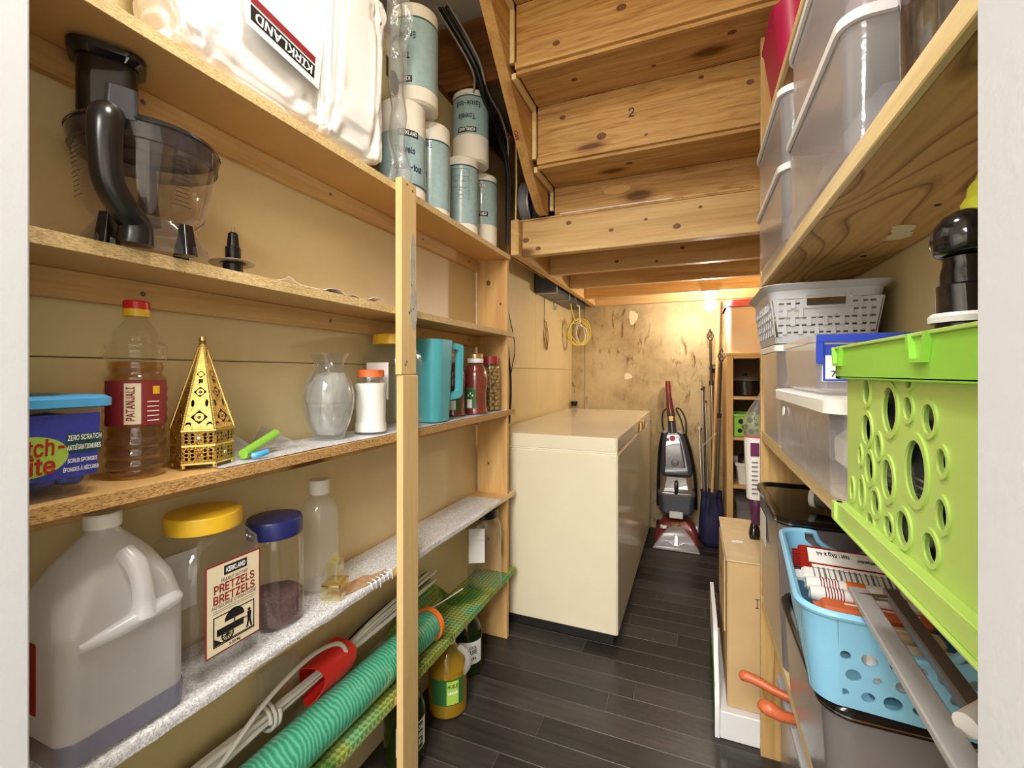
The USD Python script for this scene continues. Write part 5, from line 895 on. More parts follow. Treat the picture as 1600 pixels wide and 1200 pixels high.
part(cr, "base_flange", cat([box(0.1455, 0.157, 0.262, 0.598, 0.9540, 0.9570, 0.001), box(0.1455, 0.1485, 0.262, 0.598, 0.9390, 0.955, 0.001), box(0.1425, 0.1485, 0.262, 0.598, 0.9365, 0.9390, 0.001), box(0.1425, 0.152, 0.588, 0.600, 0.9365, 0.957, 0.001)]), "lime_plastic", world=True)
db = thing("dark_carton", "dark carton with silver print seen through the crate's holes", "carton", (0.172, 0.49, 0.941))
part(db, "carton", box(0.163, 0.179, 0.408, 0.580, 0.941, 1.088, 0.002), "dark_grey_plastic", world=True)
for k in range(6): part(db, "print_line", box(0.1624, 0.1629, 0.42, 0.56 - 0.02 * (k % 3), 0.985 + 0.006 * k, 0.987 + 0.006 * k, 0.0002), "ink_grey", world=True)
wr = thing("white_container", "white capped container standing in the lime crate", "container", (0.190, 0.352, 0.941))
part(wr, "body", lathe([(0, 0), (0.020, 0), (0.022, 0.004), (0.022, 0.14), (0, 0.145)], 28), "white_plastic"); part(wr, "cap", lathe([(0, 0.146), (0.018, 0.146), (0.018, 0.165), (0, 0.166)], 26), "white_plastic")
kb = thing("globe_top_bottle", "dark bottle with a glossy globe-shaped cap standing in the crate", "bottle", (0.212, 0.492, 0.941))
part(kb, "bottle", lathe([(0, 0), (0.022, 0), (0.023, 0.005), (0.023, 0.185), (0.0205, 0.190), (0.0205, 0.200), (0, 0.201)], 30), "black_plastic")
part(kb, "white_collar", lathe([(0, 0.201), (0.024, 0.201), (0.0245, 0.206), (0.022, 0.209), (0, 0.209)], 30), "white_plastic")
part(kb, "neck", lathe([(0, 0.209), (0.0195, 0.209), (0.0195, 0.232), (0.017, 0.234), (0.0165, 0.243), (0.015, 0.250), (0.016, 0.256), (0, 0.257)], 30), "black_gloss"); part(kb, "globe", lathe([(0, 0.2575), (0.018, 0.2575), (0.022, 0.262), (0.0235, 0.270), (0.0215, 0.282), (0.015, 0.291), (0.007, 0.2955), (0, 0.2965)], 34), "black_gloss", smooth=True)
yb = thing("yellow_scrubber", "yellow-green ribbed plastic scrubber at the edge of the doorway", "scrubber", (0.284, 0.548, 0.941))
yp = [(0.012, 0.0), (0.012, 0.235)] + [(0.014 + 0.034 * math.sin(math.pi * (k + 1) / 20) + (0.0022 if k % 2 else 0), 0.238 + 0.0075 * k) for k in range(18)]
part(yb, "handle", lathe([(0, 0), (0.012, 0), (0.012, 0.236), (0, 0.236)], 20), "lime_plastic"); part(yb, "ribbed_head", lathe([(0, 0.237)] + yp[2:] + [(0, 0.385)], 36), "yellow_lime")

# lower shelf: black-lidded totes, blue basket, packets
Z = RS["low"]
def dark_tote(x0, x1, y0, y1, z0, z1, label):
    cx, cy = (x0 + x1) / 2, (y0 + y1) / 2; hx, hy = (x1 - x0) / 2, (y1 - y0) / 2; h = z1 - z0
    t = thing("black_lid_tote", label, "storage tote", (cx, cy, z0 + 0.0008))
    part(t, "bin", loft([(0, hx - 0.020, hy - 0.020, 0.02), (0.004, hx - 0.016, hy - 0.016, 0.022), (h - 0.016, hx - 0.006, hy - 0.006, 0.034)], 6, True, False), "tote_grey", smooth=45)
    part(t, "lid", loft([(h - 0.0165, hx - 0.004, hy - 0.004, 0.036), (h - 0.014, hx, hy, 0.040), (h - 0.004, hx, hy, 0.040), (h, hx - 0.004, hy - 0.004, 0.038), (h, hx - 0.012, hy - 0.012, 0.032), (h - 0.006, hx - 0.018, hy - 0.018, 0.028)], 8, False, True), "black_gloss", label="glossy black lid")
    part(t, "lid_seam", loft([(h - 0.0105, hx + 0.0006, hy + 0.0006, 0.040), (h - 0.0085, hx + 0.0006, hy + 0.0006, 0.040)], 8, False, False), "chrome")
    return t
te = dark_tote(0.160, 0.384, 1.072, 1.432, Z, 0.793, "tall grey tote with glossy black lid behind the blue basket")
part(te, "paper_label", box(-0.1075, -0.1068, 0.02, 0.11, 0.20, 0.275, 0.0002), "label_white")
lump("packed_clothes", (0.275, 1.25, Z + 0.014), (0.07, 0.12, 0.125), "cloth_mauve", "mauve clothes packed in the tall black-lidded tote", "clothes", 9)
dark_tote(0.160, 0.384, 0.712, 1.062, Z, 0.652, "low grey tote with black lid carrying the blue basket")
lump("packed_clothes", (0.275, 0.89, Z + 0.012), (0.07, 0.12, 0.06), "cloth_grey", "grey clothes packed in the low black-lidded tote", "clothes", 10)
rl = thing("tape_roll", "white-ended roll lying on the black lid of the tall tote", "roll", (0.262, 1.17, 0.818))
part(rl, "core", cyl((0.258, 1.19, 0.817), (0.330, 1.145, 0.817), 0.021, 28), "tube_dark", world=True); part(rl, "end_cap", tube([(0.2575, 1.1905, 0.817), (0.248, 1.1965, 0.817)], 0.0225, 28, smooth=False), "white_plastic", world=True)
bb = thing("blue_basket", "light blue plastic basket with round holes and a scooped front", "basket", (0.262, 0.872, 0.6535), -5)
hx, hy, hb = 0.098, 0.160, 0.128
def wallp(L, taper): return Polygon([(-L + 0.022, 0.0), (L - 0.022, 0.0), (L - 0.020 + taper, hb), (-L + 0.020 - taper, hb)])
part(bb, "floor", loft([(0, hx - 0.006, hy - 0.006, 0.03), (0.003, hx - 0.002, hy - 0.002, 0.032)], 6), "blue_plastic")
V = loft([(0.0, hx, hy, 0.034), (hb * 0.5, hx + 0.007, hy + 0.007, 0.036), (hb, hx + 0.014, hy + 0.014, 0.038), (hb, hx + 0.011, hy + 0.011, 0.036), (0.002, hx - 0.003, hy - 0.003, 0.032)], 8, False, False); cen = V.triangles_center
for sx in (-1, 1):
    for sy in (-1, 1):
        part(bb, "corner", T(V.vertices, V.faces[(cen[:, 0] * sx > hx - 0.036) & (cen[:, 1] * sy > hy - 0.036)]), "blue_plastic", smooth=50)
g = np.random.default_rng(3)
def holes_grid(L, rows, dx, rmin, rmax, z0=0.022, dz=0.026):
    hs = []; n_ = int((2 * L - 0.07) / dx)
    for r_ in range(rows):
        for k in range(n_ + 1): hs.append(Point(-L + 0.035 + (2 * L - 0.07) * (k + 0.35 * (r_ % 2)) / max(n_, 1), z0 + dz * r_).buffer(rmin + (rmax - rmin) * ((k * 7 + r_ * 3) % 5) / 4, 8))
    return hs
lean = 0.014 / hb
scoop = affinity.scale(Point(0.022, hb + 0.004).buffer(1, 24), 0.056, 0.040)
for (L, off, ax, hs, cut) in ((hx, hy, 0, holes_grid(hx, 3, 0.024, 0.0048, 0.0098), scoop), (hy, hx, 1, [affinity.scale(Point(-hy + 0.05 + 0.022 * k + 0.006 * (r_ % 2), 0.024 + 0.016 * r_).buffer(1, 5), 0.0035, 0.006) for r_ in range(5) for k in range(11)], None)):
    for sg in (-1, 1):
        poly = Polygon([(-L + 0.030, 0.001), (L - 0.030, 0.001), (L - 0.026, hb), (-L + 0.026, hb)]).difference(unary_union(hs))
        if cut is not None: poly = poly.difference(cut)
        n = np.array([0, sg, 0.0]) if ax == 0 else np.array([sg, 0, 0.0]); u_ = np.array([1.0, 0, 0]) if ax == 0 else np.array([0, 1.0, 0])
        if np.cross(u_, (0, 0, 1)).dot(n) < 0: u_ = -u_
        part(bb, "wall", place(extr(poly, 0.003), n * (off - 0.003), u_, n * lean + np.array([0, 0, 1.0])), "blue_plastic")
rimloop = rr(hx + 0.0165, hy + 0.0165, 0.040, 8); segs = []; P = []
for x, y_ in np.vstack([rimloop, rimloop[:1]]): P.append((x, y_, hb - 0.001 - (0.036 * math.sqrt(max(0, 1 - (x / 0.055) ** 2)) if abs(x + math.copysign(0.022, y_)) < 0.053 and abs(y_) > hy else 0)))
Q = []
for a, b in zip(P[:-1], P[1:]):
    n_ = max(1, int(np.hypot(a[0] - b[0], a[1] - b[1]) / 0.006))
    for k in range(n_):
        x, y_ = a[0] + (b[0] - a[0]) * k / n_, a[1] + (b[1] - a[1]) * k / n_; Q.append((x, y_, hb - 0.001 - (0.036 * math.sqrt(max(0, 1 - (x / 0.055) ** 2)) if abs(x + math.copysign(0.022, y_)) < 0.053 and abs(y_) > hy else 0)))
part(bb, "rim", tube(Q + Q[:1], 0.0052, 8, smooth=False), "blue_plastic")
def packet(c, half, rz, rx, m, label, strips):
    t = thing("snack_packet", label, "packet", c, rz, None)
    b = bumpy(box(-half[0], half[0], -half[1], half[1], -half[2], half[2], min(half) * 0.6), 0.0012, 60, int(c[1] * 1000) % 9, 3)
    part(t, "wrapper", at(b, rx=rx), m, smooth=True)
    part(t, "crimped_end", at(at(cat([box(-half[0] - 0.010, -half[0] + 0.002, -half[1] * 0.8 + 0.004 * k, -half[1] * 0.8 + 0.004 * k + 0.0025, -half[2] * 0.35, half[2] * 0.35, 0.0005) for k in range(int(half[1] * 1.6 / 0.004))]), 0, 0, 0), rx=rx), m)
    for (x0, x1, y0, y1, mm) in strips: part(t, "print_field", at(box(x0 * half[0], x1 * half[0], y0 * half[1], y1 * half[1], half[2] - 0.001, half[2] + 0.0012, 0.0004), rx=rx), mm)
    return t, half
def ptext(t, half, rx, items):
    for (s_, hh, x, y_, w, flip) in items: part(t, "lettering", at(at(txt(s_, hh, True, w, flip), x * half[0], y_ * half[1] - hh / 2, half[2] + 0.0014), rx=rx), "ink_black")
t, h = packet((0.252, 0.975, 0.752), (0.070, 0.026, 0.008), -4, 34, "red_clear", "red packet with white panel at the far side of the blue basket", [(-0.80, 0.95, -0.45, 0.72, "label_white"), (-0.75, 0.9, -0.85, -0.60, "label_white")])
ptext(t, h, 34, [("Net : 5kg ≥ 44", 0.008, -0.25, 0.3, 0.05, True), ("Keep refrigerated", 0.005, 0.55, 0.1, 0.04, True)])
t, h = packet((0.250, 0.932, 0.738), (0.072, 0.014, 0.011), -3, 20, "label_white", "white striped packet wedged next to the red packet", [])
for k in range(16): part(t, "print_line", at(box(-0.055 + 0.0075 * k, -0.0535 + 0.0075 * k + 0.001 * (k % 3), -0.012, 0.012, 0.0105, 0.0123, 0.0003), rx=20), "ink_grey")
for q, (yy, zz) in enumerate(((0.900, 0.736), (0.871, 0.733))):
    t = thing("snack_stick", ("white stick packet with orange band, farther of the two", "white stick packet with orange band, nearer of the two")[q], "packet", (0.248, yy, zz), -3)
    part(t, "wrapper", tube([(-0.066, 0, 0), (-0.060, 0, 0.001), (0.06, 0, 0.001), (0.072, 0, 0)], [0.003, 0.0125, 0.0125, 0.004], 18, 4), "label_white"); part(t, "orange_band", cyl((-0.014, 0, 0.001), (0.012, 0, 0.001), 0.0133, 18), "orange_ring"); part(t, "red_band", cyl((0.048, 0, 0.001), (0.056, 0, 0.001), 0.0130, 18), "red_clear")
    part(t, "barcode", cat([cyl((-0.050 + 0.004 * k, 0, 0.001), (-0.0485 + 0.004 * k, 0, 0.001), 0.0131, 16) for k in range(7)]), "ink_maroon")
t, h = packet((0.254, 0.838, 0.728), (0.068, 0.014, 0.010), -3, 10, "orange_plastic", "orange-red packet with a white line near the basket front", [(-0.55, 0.8, 0.05, 0.22, "label_white")])
packet((0.258, 0.802, 0.720), (0.064, 0.014, 0.010), -3, 6, "cardboard_top", "tan packet in front of the orange-red packet", [(-0.5, 0.7, -0.1, 0.05, "label_white")])
solo("folded_paper", bumpy(box(0.215, 0.335, 0.735, 0.785, 0.672, 0.722, 0.006), 0.0015, 30, 2, 2), "paper_white", "folded white paper just inside the scooped basket front", "paper", None, True)
for k in range(3): solo("blue_packet", box(0.222 + 0.043 * k, 0.260 + 0.043 * k, 1.010, 1.018, 0.672, 0.752 + 0.002 * k, 0.003), "royal_blue" if k != 1 else "sky_lid", ["blue packet standing at the back left of the blue basket", "pale blue packet standing between two darker blue ones", "blue packet standing at the back right of the blue basket"][k], "packet")
# folded stand lying on the basket
fs = thing("folded_stand", "grey folding stand with flat legs lying across the blue basket", "folding stand", (0.20, 0.5, 0.80))
def bar(p0, p1, w, h_, m, nm, lab=None):
    p0, p1 = np.array(p0), np.array(p1); d = p1 - p0; L = np.linalg.norm(d); d /= L; sdir = np.cross(d, (0, 0, 1.0)); sdir /= np.linalg.norm(sdir); u = np.cross(sdir, d)
    b = box(0, L, -w / 2, w / 2, -h_ / 2, h_ / 2, 0.0015); v = b.vertices; b = T(p0 + v[:, :1] * d + v[:, 1:2] * sdir + v[:, 2:3] * u, b.faces); part(fs, nm, fix(b), m, lab, world=True)
bar((0.205, 0.735, 0.805), (0.178, 0.335, 0.815), 0.022, 0.009, "alu_grey", "leg")
bar((0.240, 0.735, 0.808), (0.205, 0.335, 0.820), 0.016, 0.012, "tube_dark", "leg")
part(fs, "joint", cat([cyl((0.198, 0.46, 0.822), (0.232, 0.49, 0.826), 0.009, 18)]), "white_plastic", world=True); part(fs, "joint", cyl((0.186, 0.40, 0.826), (0.212, 0.375, 0.829), 0.010, 18), "white_plastic", world=True)
part(fs, "hinge_pin", cyl((0.199, 0.715, 0.806), (0.240, 0.715, 0.809), 0.004, 12), "chrome", world=True)
# under the lowest shelf
gbn = tote("grey_bin", 0.205, 0.380, 0.80, 1.40, 0.0, 0.285, "tote_grey", "grey_plastic", "grey bin on the floor under the lowest right shelf", "storage bin")
hs_ = thing("orange_shears", "pair of orange tool handles jutting out below the lowest right shelf", "tool", (0.21, 1.22, 0.30))
def handle(p, r): return loft_path(p, r)
part(hs_, "handle", tube([(0.114, 1.300, 0.306), (0.122, 1.297, 0.313), (0.150, 1.288, 0.312), (0.190, 1.272, 0.306), (0.240, 1.255, 0.303)], [0.010, 0.013, 0.0115, 0.010, 0.010], 14), "orange_plastic", world=True, smooth=True)
part(hs_, "handle", tube([(0.150, 1.195, 0.306), (0.153, 1.194, 0.312), (0.166, 1.190, 0.313), (0.190, 1.186, 0.307), (0.240, 1.20, 0.302)], [0.012, 0.016, 0.016, 0.012, 0.010], 14), "orange_plastic", world=True, smooth=True)
part(hs_, "blade", cat([box(0.235, 0.36, 1.215, 1.25, 0.288, 0.300, 0.002)]), "galvanised", world=True)

# ---------------------------------------------------------------- boxes beyond the end panel
wc = thing("white_carton", "low white printed carton under the brown cardboard box, one flap up", "carton", (0.2, 1.7, 0.0))
part(wc, "carton", box(0.0715, 0.330, 1.475, 1.955, 0.0, 0.083, 0.003), "carton_white", world=True)
fp_ = Polygon([(1.475, 0.083), (1.50, 0.13), (1.58, 0.205), (1.60, 0.255), (1.63, 0.272), (1.95, 0.262), (1.95, 0.0), (1.475, 0.0)])
part(wc, "flap", place(extr(fp_, 0.013), (0.0575, 0, 0), (0, 1, 0), (0.0, 0, 1)), "carton_white", world=True)
part(wc, "printed_side", place(extr(Polygon([(1.49, 0.012), (1.94, 0.012), (1.94, 0.11), (1.60, 0.13), (1.49, 0.06)]), 0.0004), (0.0568, 0, 0), (0, 1, 0), (0, 0, 1)), "ink_green", world=True)
part(wc, "black_line", place(extr(sbox(1.49, 0.14, 1.94, 0.146), 0.0004), (0.0568, 0, 0), (0, 1, 0), (0, 0, 1)), "ink_black", world=True)
cbx = thing("cardboard_box", "tall brown cardboard box standing beyond the right end panel", "cardboard box", (0.2, 1.72, 0.084))
part(cbx, "carton", box(0.092, 0.315, 1.500, 1.935, 0.0845, 0.527, 0.003), "cardboard", world=True)
part(cbx, "top_flap", bumpy(box(0.089, 0.204, 1.497, 1.938, 0.5275, 0.5315, 0.001), 0.0006, 20, 1, 4), "cardboard_top", world=True); part(cbx, "top_flap", bumpy(box(0.2055, 0.318, 1.497, 1.938, 0.5275, 0.5315, 0.001), 0.0006, 20, 2, 4), "cardboard_top", world=True)
part(cbx, "side_flap", box(0.0865, 0.0912, 1.56, 1.86, 0.28, 0.515, 0.001), "cardboard", world=True); part(cbx, "hand_hole", box(0.0860, 0.0866, 1.66, 1.76, 0.40, 0.43, 0.0002), "cardboard_edge", world=True)
part(cbx, "staple", cat([box(0.172, 0.1735, 1.4975, 1.4995, 0.40, 0.425, 0.0003), box(0.166, 0.178, 1.4975, 1.4995, 0.4245, 0.426, 0.0003), box(0.168, 0.176, 1.4975, 1.4995, 0.399, 0.4005, 0.0003)]), "ink_black", world=True)
part(cbx, "torn_tape", cat([blob(0.15, 0.0, 0.012, 0.010, 5, 0)]).copy() if False else at(extr(Polygon([(-0.018, -0.012), (0.016, -0.008), (0.02, 0.006), (0.004, 0.014), (-0.012, 0.008)]), 0.001), 0.132, 1.665, 0.533), "label_white", world=True)
tg = thing("tall_bag", "tall clear bag with white and maroon label leaning behind the end panel", "bag", (0.197, 1.735, 0.533))
part(tg, "foot", at(loft([(0, 0.016, 0.022, 0.012), (0.015, 0.018, 0.024, 0.014), (0.045, 0.012, 0.013, 0.01)]), -0.006, -0.004), "black_gloss", smooth=True)
part(tg, "purple_content", bumpy(loft([(0.046, 0.016, 0.016, 0.014), (0.10, 0.020, 0.022, 0.018), (0.140, 0.026, 0.028, 0.024)], 6), 0.003, 60, 3), "purple_wrap", smooth=True)
part(tg, "label_sleeve", loft([(0.135, 0.030, 0.032, 0.026), (0.22, 0.034, 0.036, 0.030), (0.345, 0.038, 0.040, 0.034)], 8), "label_white", smooth=True)
part(tg, "maroon_square", box(-0.022, 0.004, -0.0420, -0.0405, 0.285, 0.330, 0.0003), "ink_purple"); part(tg, "pink_line", loft([(0.3455, 0.0384, 0.0404, 0.034), (0.349, 0.0384, 0.0404, 0.034)], 8), "rose_plastic")
for k in range(8): part(tg, "small_print", box(-0.018, 0.0, -0.0410 + 0.0004 * k, -0.0392 + 0.0004 * k, 0.262 - 0.015 * k, 0.266 - 0.015 * k, 0.0002), "ink_grey")
part(tg, "bag_top", bumpy(loft([(0.350, 0.037, 0.039, 0.034), (0.40, 0.040, 0.042, 0.034), (0.44, 0.034, 0.034, 0.02, 0.01, 0), (0.50, 0.016, 0.02, 0.01, 0.03, 0)], 6, True, True), 0.004, 30, 5, 1), "clear_film", smooth=True)

# ---------------------------------------------------------------- far cabinet
fc = thing("far_cabinet", "open pine cabinet with four compartments in the far right corner", "cabinet", (0.28, 3.08, 0.0))
CX0, CX1, CY0, CY1 = 0.176, 0.388, 2.900, 3.285
part(fc, "side", box(CX0, CX0 + 0.018, CY0 + 0.019, CY1, 0, 1.200, 0.001), "pine_z", world=True); part(fc, "side", box(CX1 - 0.018, CX1, CY0 + 0.019, CY1, 0, 1.200, 0.001), "pine_z", world=True)
part(fc, "stile", box(CX0, CX0 + 0.034, CY0, CY0 + 0.0185, 0, 1.200, 0.001), "pine_z", world=True)
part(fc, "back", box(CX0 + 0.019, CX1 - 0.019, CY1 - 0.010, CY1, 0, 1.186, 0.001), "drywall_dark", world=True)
part(fc, "top", box(CX0 - 0.002, CX1, CY0 - 0.002, CY1, 1.2005, 1.214, 0.001), "pine_x", world=True); part(fc, "top_rail", box(CX0 + 0.035, CX1, CY0, CY0 + 0.0185, 1.182, 1.200, 0.001), "pine_x", world=True)
for z in (0.960, 0.722, 0.440, 0.10): part(fc, "shelf", box(CX0 + 0.0355, CX1 - 0.0185, CY0 + 0.001, CY1 - 0.011, z - 0.018, z, 0.001), "pine_x", world=True)
sb_ = thing("beige_storage_box", "beige plastic storage box on top of the far cabinet", "storage box", (0.282, 3.08, 1.2145))
part(sb_, "box", loft([(0, 0.090, 0.165, 0.02), (0.25, 0.102, 0.180, 0.024), (0.255, 0.105, 0.184, 0.026), (0.268, 0.105, 0.184, 0.026)], 6, True, True), "beige_plastic", smooth=45)
pk = thing("rose_tray", "rose pink tray upside down on the beige storage box", "tray", (0.276, 3.07, 1.483))
part(pk, "tray", loft([(0.0, 0.112, 0.185, 0.05), (0.004, 0.114, 0.187, 0.05), (0.006, 0.108, 0.180, 0.046), (0.040, 0.098, 0.168, 0.04), (0.046, 0.090, 0.160, 0.036)], 8, False, True), "rose_plastic", smooth=45)
pn = thing("dark_pot", "dark cooking pot with glass lid in the cabinet's top compartment", "pot", (0.285, 3.03, 0.961))
part(pn, "pot", lathe([(0, 0), (0.066, 0), (0.072, 0.006), (0.072, 0.085), (0.074, 0.088), (0.070, 0.09), (0.068, 0.01), (0, 0.008)], 40), "black_plastic"); part(pn, "rim", lathe([(0.070, 0.0905), (0.075, 0.0905), (0.075, 0.096), (0.06, 0.108), (0.02, 0.116), (0, 0.117), (0, 0.114), (0.06, 0.102), (0.070, 0.0905)], 40), "clear_glass"); part(pn, "knob", lathe([(0, 0.118), (0.008, 0.118), (0.012, 0.128), (0, 0.134)], 18), "black_plastic")
sc_ = thing("small_lime_crate", "small lime green crate with black-looking holes in the far cabinet", "crate", (0.288, 3.06, 0.723))
hs = unary_union([Point(x, z).buffer(r_, 8) for (x, z, r_) in ((-0.040, 0.030, 0.013), (-0.012, 0.055, 0.016), (0.020, 0.030, 0.015), (0.046, 0.070, 0.012), (-0.035, 0.085, 0.014), (0.012, 0.095, 0.016), (0.048, 0.035, 0.010), (-0.012, 0.022, 0.009), (0.04, 0.105, 0.009))])
part(sc_, "front", place(extr(sbox(-0.070, 0, 0.070, 0.125).difference(hs), 0.003), (0, -0.128, 0.004), (1, 0, 0), (0, 0, 1)), "lime_dark"); part(sc_, "box", cat([box(-0.070, -0.067, -0.127, 0.12, 0.004, 0.129), box(0.067, 0.070, -0.127, 0.12, 0.004, 0.129), box(-0.070, 0.070, 0.12, 0.123, 0.004, 0.129), box(-0.070, 0.070, -0.127, 0.12, 0.0, 0.004)]), "lime_dark"); part(sc_, "rim", cat([box(-0.074, 0.074, -0.136, -0.128, 0.118, 0.133), box(-0.074, -0.071, -0.128, 0.124, 0.118, 0.133), box(0.071, 0.074, -0.128, 0.124, 0.118, 0.133)]), "lime_dark")
solo("dark_parcel", bumpy(box(0.228, 0.348, 2.945, 3.16, 0.732, 0.838, 0.01), 0.003, 20, 2, 3), "black_rubber", "dark block added inside the small lime crate to blacken its holes", "parcel", None, True)  # added dark filler that makes the crate holes read as shaded
wtb = thing("white_bin", "white plastic bin holding a dark item in the far cabinet", "bin", (0.292, 3.04, 0.441))
part(wtb, "bin", loft([(0, 0.050, 0.10, 0.015), (0.105, 0.058, 0.11, 0.018), (0.110, 0.070, 0.122, 0.022), (0.128, 0.071, 0.123, 0.022), (0.128, 0.066, 0.118, 0.02), (0.006, 0.046, 0.096, 0.014)], 6, True, True), "white_plastic", smooth=45)
solo("dark_bundle", bumpy(at(box(-0.040, 0.040, -0.07, 0.07, 0, 0.15, 0.03), 0.288, 3.02, 0.452), 0.008, 22, 3, 3), "bronze_rod", "dark bundle sticking out of the white bin in the far cabinet", "bundle", None, True)
for k in range(2): tote("clear_container", 0.225, 0.355, 2.925, 3.20, 0.1005 + 0.121 * k, 0.2205 + 0.121 * k, "frosted_light", "frosted_light", ["lower clear food container at the bottom of the far cabinet", "upper clear food container at the bottom of the far cabinet"][k], "food container", 0.008, 0.014)

# ---------------------------------------------------------------- carpet cleaner
cc = thing("carpet_cleaner", "upright carpet cleaner in slate grey and maroon against the back wall", "carpet cleaner", (-0.105, 3.06, 0.0), 0)
part(cc, "base", at(loft([(0.012, 0.132, 0.115, 0.03), (0.05, 0.134, 0.112, 0.03), (0.10, 0.118, 0.085, 0.03, 0, 0.02), (0.145, 0.085, 0.055, 0.03, 0, 0.04)], 8)), "maroon_plastic", label="maroon base housing", smooth=45)
noz = loft([(0.006, 0.132, 0.020, 0.006, 0, -0.128), (0.020, 0.130, 0.016, 0.006, 0, -0.122), (0.075, 0.092, 0.012, 0.008, 0, -0.100), (0.115, 0.050, 0.010, 0.008, 0, -0.078), (0.130, 0.024, 0.008, 0.006, 0, -0.066)], 6)
part(cc, "nozzle", noz, "nozzle_clear", label="clear fan-shaped nozzle"); part(cc, "nozzle_strip", box(-0.136, 0.136, -0.152, -0.142, 0.002, 0.010, 0.002), "alu_grey")
part(cc, "nozzle_clip", at(loft([(0.03, 0.014, 0.008, 0.004, 0, -0.128), (0.085, 0.012, 0.006, 0.004, 0, -0.110)]), 0, 0), "galvanised"); part(cc, "nozzle_ridge", cat([tube([(s * 0.012, -0.136, 0.03), (s * 0.055 , -0.128, 0.05), (s * 0.10, -0.136, 0.022)], 0.003, 6) for s in (-1, 1)]), "galvanised")
part(cc, "base_cap", at(lathe([(0, 0), (0.021, 0), (0.021, 0.012), (0.019, 0.014), (0, 0.014)], 24), -0.078, -0.050, 0.105), "white_plastic"); part(cc, "dial", at(lathe([(0.016, 0), (0.030, 0), (0.030, 0.01), (0.016, 0.012), (0.016, 0)], 24), -0.004, -0.045, 0.128), "gold_lid")
part(cc, "foot_pedal", at(box(-0.042, 0.042, -0.012, 0.012, 0, 0.045, 0.004), -0.004, -0.010, 0.158, rx=-20), "alu_grey")
for s in (-1, 1): part(cc, "wheel", at(lathe([(0, -0.014), (0.05, -0.014), (0.055, -0.008), (0.055, 0.008), (0.05, 0.014), (0, 0.014)], 28), s * 0.116, 0.075, 0.056, ry=90), "black_rubber" if s < 0 else "galvanised")
part(cc, "lower_tank", at(loft([(0.185, 0.098, 0.055, 0.03, 0, 0.060), (0.200, 0.106, 0.060, 0.03, 0, 0.062), (0.300, 0.112, 0.066, 0.03, 0, 0.072)], 8), -0.004), "slate_plastic", smooth=45)
part(cc, "tank_lid", at(loft([(0.300, 0.113, 0.067, 0.03, 0, 0.072), (0.312, 0.116, 0.070, 0.032, 0, 0.074), (0.32, 0.112, 0.066, 0.03, 0, 0.074), (0.345, 0.098, 0.058, 0.03, 0, 0.080), (0.415, 0.088, 0.052, 0.03, 0, 0.088)], 8), -0.004), "tank_beige", smooth=45)
part(cc, "tank_interior", at(loft([(0.318, 0.070, 0.045, 0.02, 0, 0.080), (0.41, 0.062, 0.04, 0.02, 0, 0.088)]), -0.004), "dark_grey_plastic"); part(cc, "tank_handle", at(tube([(0, 0.018, 0.395), (0, -0.006, 0.385), (0, -0.008, 0.345), (0, 0.0, 0.318)], [0.008, 0.012, 0.012, 0.010], 10), -0.004), "black_plastic")
part(cc, "upper_body", at(loft([(0.425, 0.096, 0.045, 0.03, -0.004, 0.105), (0.445, 0.100, 0.050, 0.03, -0.005, 0.107), (0.460, 0.098, 0.046, 0.03, -0.006, 0.112), (0.60, 0.084, 0.042, 0.03, -0.018, 0.130), (0.675, 0.068, 0.038, 0.03, -0.026, 0.140), (0.700, 0.052, 0.032, 0.03, -0.030, 0.143)], 8)), "slate_plastic", smooth=45)
part(cc, "tank_front", at(loft([(0.475, 0.066, 0.010, 0.01, -0.014, 0.067), (0.58, 0.058, 0.010, 0.01, -0.024, 0.085), (0.66, 0.046, 0.008, 0.008, -0.030, 0.100)], 6)), "smoke_dark", smooth=True)
part(cc, "dark_frame", cat([tube([(s * 0.118 - 0.004, 0.10, 0.20), (s * 0.115 - 0.006, 0.115, 0.40), (s * 0.098 - 0.016, 0.135, 0.57), (s * 0.070 - 0.026, 0.15, 0.69)], 0.010, 8) for s in (-1, 1)]), "black_plastic")
part(cc, "knob", place(at(lathe([(0, 0), (0.022, 0), (0.020, 0.012), (0, 0.013)], 20)), (-0.014, 0.060, 0.505), (1, 0, 0), (0, 0.17, 1)), "black_plastic"); part(cc, "badge", place(at(lathe([(0, 0), (0.018, 0), (0.017, 0.004), (0, 0.005)], 22)), (-0.030, 0.094, 0.660), (1, 0, 0), (0, 0.18, 1)), "ink_red"); part(cc, "badge_ring", place(lathe([(0.018, 0), (0.023, 0), (0.023, 0.006), (0.018, 0.006), (0.018, 0)], 22), (-0.030, 0.094, 0.660), (1, 0, 0), (0, 0.18, 1)), "galvanised")
for s in (-1, 1): part(cc, "shoulder_cap", at(lathe([(0, 0), (0.020, 0), (0.019, 0.018), (0, 0.02)], 18), s * 0.042 - 0.030, 0.135, 0.688), "alu_grey")
part(cc, "neck", tube([(-0.031, 0.125, 0.69), (-0.040, 0.140, 0.78), (-0.044, 0.150, 0.83)], [0.026, 0.024, 0.021], 14), "dark_grey_plastic"); part(cc, "neck_clip", at(box(-0.016, 0.016, -0.006, 0.006, 0, 0.035, 0.004), -0.040, 0.112, 0.772), "gold_lid")
part(cc, "handle", tube([(-0.042, 0.150, 0.80), (-0.052, 0.168, 0.88), (-0.060, 0.182, 0.965), (-0.066, 0.190, 1.035)], [0.027, 0.023, 0.016, 0.0145], 14), "maroon_plastic"); part(cc, "grip", tube([(-0.060, 0.183, 0.968), (-0.064, 0.188, 1.02), (-0.066, 0.190, 1.040)], [0.018, 0.0175, 0.016], 14), "grip_red")
